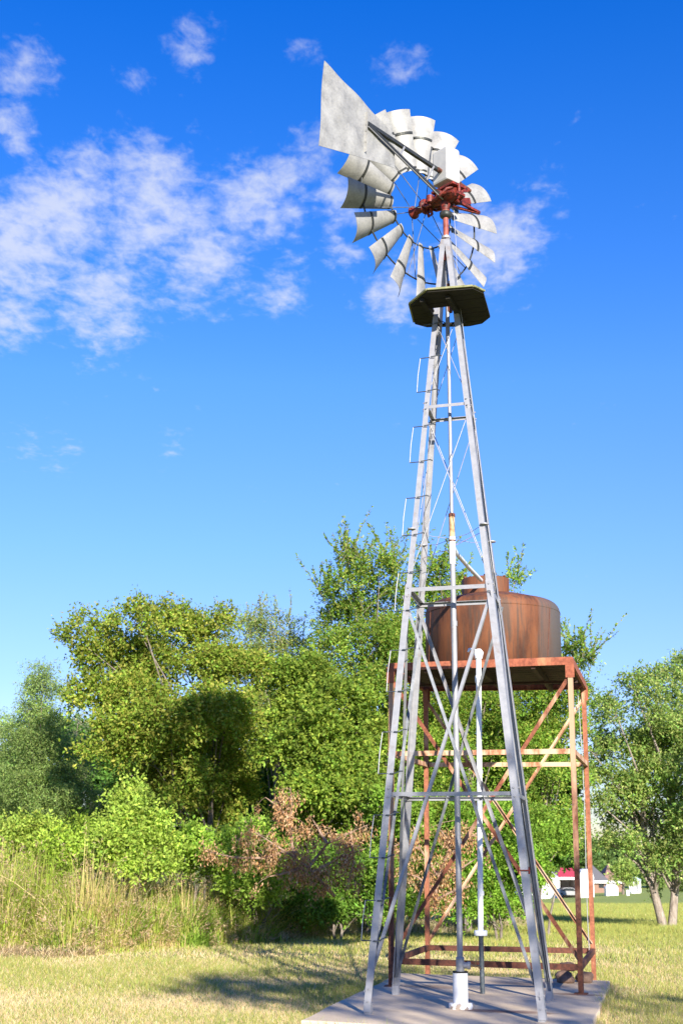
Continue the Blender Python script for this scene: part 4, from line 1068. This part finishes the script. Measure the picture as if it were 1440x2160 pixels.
# rounded white shed
D2 = 190.0
def X2(px): return at(px, 1870, D2).x
def Z2(py): return at(1240, py, D2).z
x0, x1 = X2(1221.5), X2(1257); zb = G((x0+x1)/2, D2)-.1; ze = Z2(1852); zt = Z2(1834)
s = root('shed', ((x0+x1)/2, D2, zb), 'white garden shed with a barn-shaped roof beside the garage', 'shed')
b = MB(); xm = (x0+x1)/2-.12; w = (x1-x0)/2
prof = [(x0-xm, zb-.2), (x1-xm-.35, zb-.2), (x1-xm-.35, ze), (x1-xm-.62, zt-.22), (.0, zt-.02), (x0-xm+.35, zt-.22), (x0-xm, ze)]
b.prism(prof, (xm, D2, 0), (xm, D2+3.2, 0), (1, 0, 0), (0, 0, 1)); b.build('wall', M['white_wall'], s)
b = MB(); pr = prof[2:]
for (p, q) in zip(pr[:-1], pr[1:]):
    v0, v1 = Vector((xm+p[0], D2-.12, p[1]+.02)), Vector((xm+q[0], D2-.12, q[1]+.02)); t = Vector((0, 3.4, 0)); n = (v1-v0).cross(t).normalized()*-.05
    if n.z < 0: n = -n
    b.poly([v0, v1, v1+t, v0+t], n)
b.build('roof', M['white_wall'], s)
b = MB(); box_(b, xm-.38, xm+.38, D2-.03, D2-.002, zb, Z2(1858)); b.build('door', M['white_wall'], s)
# dark-roofed house farther back
D3 = 240.0
def X3(px): return at(px, 1870, D3).x
def Z3(py): return at(1280, py, D3).z
x0, x1 = X3(1232), X3(1312); zb = G((x0+x1)/2, D3)-.2
h = root('house', ((x0+x1)/2, D3, zb), 'brown house with a dark shingled roof behind the white shed', 'house')
b = MB(); box_(b, x0, x1, D3, D3+8, zb-.4, Z3(1860)); wl = b.build('wall', M['brick'], h)
b = MB(); box_(b, x0-.4, x1+.4, D3-.62, D3-.5, Z3(1863), Z3(1857.5)); b.build('fascia', M['white_wall'], h)
b = MB(); hip(b, x0-.5, X3(1284), D3-.6, D3+8.6, Z3(1858), Z3(1824), 2.2); b.build('roof', M['dark_roof'], h)
b = MB(); hip(b, X3(1272), x1+.5, D3-.3, D3+8.9, Z3(1858)+.01, Z3(1822), 1.8); b.build('roof', M['brown_roof'], h)
for px in (1262, 1276):
    b = MB(); box_(b, X3(px), X3(px)+.9, D3-.05, D3+.02, Z3(1873), Z3(1864)); b.build('window', M['glass'], h)
# small white huts
def hut(name, px0, px1, pyt, pyb, D, label, cat, roofm, rr=.35):
    a, c_ = at(px0, pyb, D), at(px1, pyb, D); zb = G((a.x+c_.x)/2, D)-.05; zt = at(px0, pyt, D).z; ze = zb+(zt-zb)*(1-rr)
    t = root(name, ((a.x+c_.x)/2, D, zb), label, cat)
    b = MB(); box_(b, a.x, c_.x, D, D+1.6, zb-.2, ze); b.build('wall', M['white_wall'], t)
    b = MB(); hip(b, a.x-.1, c_.x+.1, D-.1, D+1.7, ze+.003, zt, .3); b.build('roof', roofm, t)
    b = MB(); m_ = (a.x+c_.x)/2; box_(b, m_-.35, m_+.35, D-.02, D-.001, zb, zb+(ze-zb)*.85); b.build('door', M['teal_roof'], t)
hut('playhouse', 1278, 1303, 1866, 1884, 197, 'low white playhouse in front of the light green tree beyond the field', 'playhouse', M['white_wall'])
# gazebo
D4 = 210.0
p0, p1 = at(1328, 1878, D4), at(1354, 1878, D4); cx = (p0.x+p1.x)/2; rw = (p1.x-p0.x)/2; zb = G(cx, D4); zt = at(1340, 1850, D4).z; ze = at(1340, 1857, D4).z
t = root('gazebo', (cx, D4, zb), 'small white gazebo with a pale bluish roof beyond the field', 'gazebo')
b = MB(); b.lathe((cx, D4+rw, 0), [(rw*1.0, zb-.1), (rw*1.0, zb+.25)], 8, 0, (0, 0, 1), False); b.build('floor', M['white_wall'], t)
b = MB(); b.lathe((cx, D4+rw, 0), [(rw*1.15, ze), (rw*1.0, ze+.15), (rw*.5, zt-.1), (.04, zt)], 8, 0, (0, 0, 1), False); b.build('roof', M['teal_roof'], t)
for i in range(8):
    a = 2*math.pi*(i+.5)/8; b = MB(); q = (cx+rw*.92*math.cos(a), D4+rw+rw*.92*math.sin(a)); b.bar((*q, zb+.26), (*q, ze-.003), .1, .1); b.build('post', M['white_wall'], t)
    if i not in (5,):
        a2 = 2*math.pi*(i+1.5)/8; q2 = (cx+rw*.92*math.cos(a2), D4+rw+rw*.92*math.sin(a2)); b = MB(); b.bar((*q, zb+.85), (*q2, zb+.85), .08, .06); b.bar((*q, zb+.5), (*q2, zb+.5), .04, .45, (0, 0, 1)); b.build('railing', M['white_wall'], t)
p = at(1323, 1884, 190); z0 = G(p.x, p.y)
t = root('well_cover', (p.x, p.y, z0), 'narrow white pump cover left of the gazebo', 'pump cover')
b = MB(); b.box((p.x, p.y, z0+.32), (1, 0, 0), (0, 1, 0), (0, 0, 1), .2, .2, .36); b.build('wall', M['white_wall'], t, bevel=.02)
b = MB(); b.poly([(p.x-.25, p.y-.25, z0+.682), (p.x+.25, p.y-.25, z0+.682), (p.x+.25, p.y+.25, z0+.682), (p.x-.25, p.y+.25, z0+.682)], (0, 0, .07)); b.build('lid', M['grey_roof'], t, bevel=.02)
p = at(1370, 1873, 330); car('parked_car', p.x, p.y, 'white car parked far away in front of the distant trees right of the gazebo', M['car_white'], .9)
# trees around the houses
def far_tree(px, py_base, D, rows, label, tint, leaf=.34, dens=1.5, cat='tree'):
    p = at(px, py_base, D)
    tree('broadleaf_tree', label, cat, (p.x, D), lump(rows, D, 1.5), leaf=(leaf, leaf*.55), tint=tint, alt=tuple(v*1.3 for v in tint), dens=dens, trunk_r=.2, nsub=9, sub=.45, twigL=.9, perTwig=8, group='trees around the far houses')
far_tree(1313, 1882, 203, [(1300, 1840, 13), (1315, 1833, 14), (1328, 1842, 13), (1310, 1853, 15), (1325, 1858, 11), (1297, 1856, 9)], 'small light green round tree in front of the brown house', (.17, .21, .05), .44, .9)
far_tree(1375, 1875, 270, [(1355, 1845, 14), (1375, 1838, 17), (1395, 1846, 15), (1380, 1858, 14), (1360, 1860, 11), (1400, 1862, 10)], 'light green round tree right of the gazebo', (.14, .19, .05), .60, .65)
k = 0
for px, py, r_, D_, lb in ((1245, 1806, 26, 297, 'dark tree behind the rounded white shed'), (1285, 1800, 27, 323, 'dark tree behind the brown roofed house'), (1325, 1808, 26, 306, 'dark tree rising above the light green round tree'), (1365, 1816, 24, 331, 'dark tree behind the white gazebo'),
                     (1402, 1826, 22, 314, 'dark tree behind the far white car'), (1440, 1828, 24, 323, 'dark tree seen behind the pale trunks at the right edge'), (1205, 1810, 26, 314, 'dark tree behind the red roof'), (1165, 1815, 26, 306, 'dark tree behind the grey garage roof'), (1120, 1815, 26, 314, 'dark tree behind the left end of the garage'), (1480, 1835, 22, 323, 'dark tree past the right edge')):
    far_tree(px, 1875, D_, [(px, py, r_), (px-14, py+14, r_*.8), (px+15, py+16, r_*.8), (px, py+30, r_*.9), (px-18, py+38, r_*.7), (px+18, py+40, r_*.7)], lb, (.075, .11, .03), .85, .35)
# tall trees behind the photographer; their shade lies over the pad and the foot of the tower
tree('broadleaf_tree', 'big leafy tree behind the photographer that shades the concrete pad', 'tree', (7.6, -5.2),
     [((x_, -4.5+rnd.uniform(-.3, .3), z_), r_) for x_, z_, r_ in ((4.9, 8.8, .8), (5.8, 9.0, 1.0), (5.0, 8.9, .75), (5.6, 8.8, .9), (6.0, 8.6, .9), (6.9, 9.2, 1.15), (8.0, 9.3, 1.3), (9.1, 8.6, 1.2), (10.0, 8.0, 1.0), (6.2, 7.9, .85), (7.4, 7.7, 1.2), (8.7, 7.4, 1.1))],
     leaf=(.17, .10), tint=(.09, .14, .025), dens=.34, trunk_r=.2, twigL=.5)
tree('elm_tree', 'round tree past the right edge whose shade lies across the field', 'tree', (11.9, 36.2),
     [((x_, y_, z_), r_) for x_, y_, z_, r_ in ((11.6, 36.4, 4.4, 1.2), (12.6, 36.2, 4.6, 1.3), (13.4, 36.6, 4.1, 1.1), (10.9, 36.0, 4.0, .7), (12.2, 36.3, 5.4, .9))],
     leaf=(.14, .08), tint=(.10, .15, .035), dens=4, trunk_r=.1, twigL=.5)

# ------------------------------------------------------------ sky
def make_world():
    w = bpy.data.worlds.new('World'); scene.world = w; w.use_nodes = True
    nt = w.node_tree; bg = nt.nodes['Background']
    sky = nd(nt, 'ShaderNodeTexSky'); sky.sky_type = 'NISHITA'; sky.sun_disc = False
    sky.sun_elevation = SUN_EL; sky.sun_rotation = SUN_AZ; sky.altitude = 0; sky.air_density = 1.0; sky.dust_density = .0; sky.ozone_density = 2.5
    hs = nd(nt, 'ShaderNodeHueSaturation', Hue=.512, Saturation=1.42, Value=1.0); nt.links.new(sky.outputs[0], hs.inputs['Color'])
    tc = nd(nt, 'ShaderNodeTexCoord'); dirv = tc.outputs['Generated']
    nm = nd(nt, 'ShaderNodeVectorMath', operation='NORMALIZE'); nt.links.new(dirv, nm.inputs[0]); dirv = nm.outputs[0]
    sp_ = nd(nt, 'ShaderNodeSeparateXYZ'); nt.links.new(dirv, sp_.inputs[0])
    mz = nd(nt, 'ShaderNodeMath', operation='MAXIMUM'); mz.inputs[1].default_value = .05; nt.links.new(sp_.outputs['Z'], mz.inputs[0])
    cv = nd(nt, 'ShaderNodeVectorMath', operation='DIVIDE'); cb = nd(nt, 'ShaderNodeCombineXYZ')
    for i in range(3): nt.links.new(mz.outputs[0], cb.inputs[i])
    nt.links.new(dirv, cv.inputs[0]); nt.links.new(cb.outputs[0], cv.inputs[1])
    def nz(scale, det, rough, stretch=(1, 1, 1), dist=0, off=(0, 0, 0)):
        mp = nd(nt, 'ShaderNodeMapping'); mp.inputs['Scale'].default_value = stretch; mp.inputs['Location'].default_value = off; nt.links.new(cv.outputs[0], mp.inputs[0])
        n = nd(nt, 'ShaderNodeTexNoise', Scale=scale, Detail=det, Roughness=rough, Distortion=dist); nt.links.new(mp.outputs[0], n.inputs['Vector']); return n.outputs['Fac']
    def math_(op, a, b_):
        m = nd(nt, 'ShaderNodeMath', operation=op)
        for s, v in ((m.inputs[0], a), (m.inputs[1], b_)):
            if isinstance(v, (int, float)): s.default_value = v
            else: nt.links.new(v, s)
        return m.outputs[0]
    # where the broken cloud lies in the sky: soft patches by direction
    tot = None
    for px, py, rp, wt in ((50, 150, 120, .85), (40, 255, 110, .9), (280, 150, 80, .55), (400, 95, 90, .62), (470, 235, 110, .2), (40, 500, 170, .9), (150, 430, 190, .95), (330, 440, 210, .9), (530, 430, 190, .75), (650, 340, 110, .55), (720, 420, 110, .7), (60, 580, 190, .75),
                           (230, 650, 180, .85), (40, 670, 120, .75), (430, 560, 190, .72), (600, 590, 110, .75), (720, 550, 90, .65), (840, 610, 120, .85), (1040, 530, 150, .9), (1130, 420, 110, .4), (660, 110, 75, .62), (850, 120, 110, .55),
                           (60, 935, 70, .58), (130, 955, 70, .62), (365, 945, 60, .55), (715, 1010, 50, .28), (1432, 1325, 45, .35), (950, 80, 90, .15)):
        c_ = ray(px, py).normalized(); ang = rp/F
        dt = nd(nt, 'ShaderNodeVectorMath', operation='DISTANCE'); nt.links.new(dirv, dt.inputs[0]); dt.inputs[1].default_value = c_
        mr = nd(nt, 'ShaderNodeMapRange'); mr.interpolation_type = 'SMOOTHSTEP'; nt.links.new(dt.outputs['Value'], mr.inputs[0])
        mr.inputs[1].default_value = 0; mr.inputs[2].default_value = ang*1.25; mr.inputs[3].default_value = wt; mr.inputs[4].default_value = 0
        tot = mr.outputs[0] if tot is None else math_('MAXIMUM', tot, mr.outputs[0])
    # elsewhere in the sky, outside the photograph, a little of the same cloud
    n1 = nz(3.2, 8, .6, (1, .8, 1), .15); n2 = nz(10, 7, .6, (1.1, .7, 1), .25, (3, 1, 0)); n3 = nz(30, 6, .62, (1.15, .75, 1), .3, (7, 2, 0))
    s_ = math_('ADD', math_('ADD', math_('MULTIPLY', n1, .55), math_('MULTIPLY', n2, .75)), math_('MULTIPLY', n3, .55))
    v = math_('ADD', s_, math_('MULTIPLY', tot, .55))
    mr = nd(nt, 'ShaderNodeMapRange'); mr.interpolation_type = 'SMOOTHSTEP'; nt.links.new(v, mr.inputs[0])
    mr.inputs[1].default_value = 1.10; mr.inputs[2].default_value = 1.56; mr.inputs[3].default_value = 0; mr.inputs[4].default_value = .80
    cl = mr.outputs[0]
    gr = ramp(nt, sp_.outputs['Z'], [(.0, (.30, .42, .62)), (.06, (.42, .54, .72)), (.12, (.56, .66, .79)), (.22, (.92, .88, .92)), (.34, (1.42, 1.07, 1.04)), (.48, (1.45, .99, 1.08)), (.65, (1.25, .84, 1.12))])
    gm = nd(nt, 'ShaderNodeVectorMath', operation='MULTIPLY'); nt.links.new(gr, gm.inputs[0]); gm.inputs[1].default_value = (1.62, 1.2, 1.3)
    skc = mix(nt, 1.0, hs.outputs[0], gm.outputs[0], 'MULTIPLY')
    c = mix(nt, cl, skc, (4.3, 4.55, 5.3))
    nt.links.new(c, bg.inputs['Color']); bg.inputs['Strength'].default_value = .082
make_world()

sd = bpy.data.lights.new('sun', 'SUN'); sd.energy = 5.0; sd.angle = R(.53); sd.color = (1.0, .93, .80)
so = bpy.data.objects.new('sun', sd); col.objects.link(so); so.rotation_euler = TO_SUN.to_track_quat('Z', 'Y').to_euler(); so.location = TO_SUN*60

cd = bpy.data.cameras.new('camera'); cam = bpy.data.objects.new('camera', cd); col.objects.link(cam)
cd.sensor_fit = 'VERTICAL'; cd.sensor_height = 36; cd.lens = F/2160*36; cd.clip_end = 3000; cd.clip_start = .05
cam.matrix_world = Matrix.Translation((0, 0, CAMZ)) @ Matrix.Rotation(math.pi/2+PITCH, 4, 'X') @ Matrix.Rotation(ROLL, 4, 'Z')
cd.dof.use_dof = True; cd.dof.focus_distance = 15.5; cd.dof.aperture_fstop = 3.2
scene.camera = cam
scene.view_settings.view_transform = 'Standard'; scene.view_settings.look = 'None'; scene.view_settings.exposure = 1.15; scene.view_settings.gamma = 1
scene.cycles.max_bounces = 6; scene.cycles.transparent_max_bounces = 4; scene.cycles.use_denoising = True
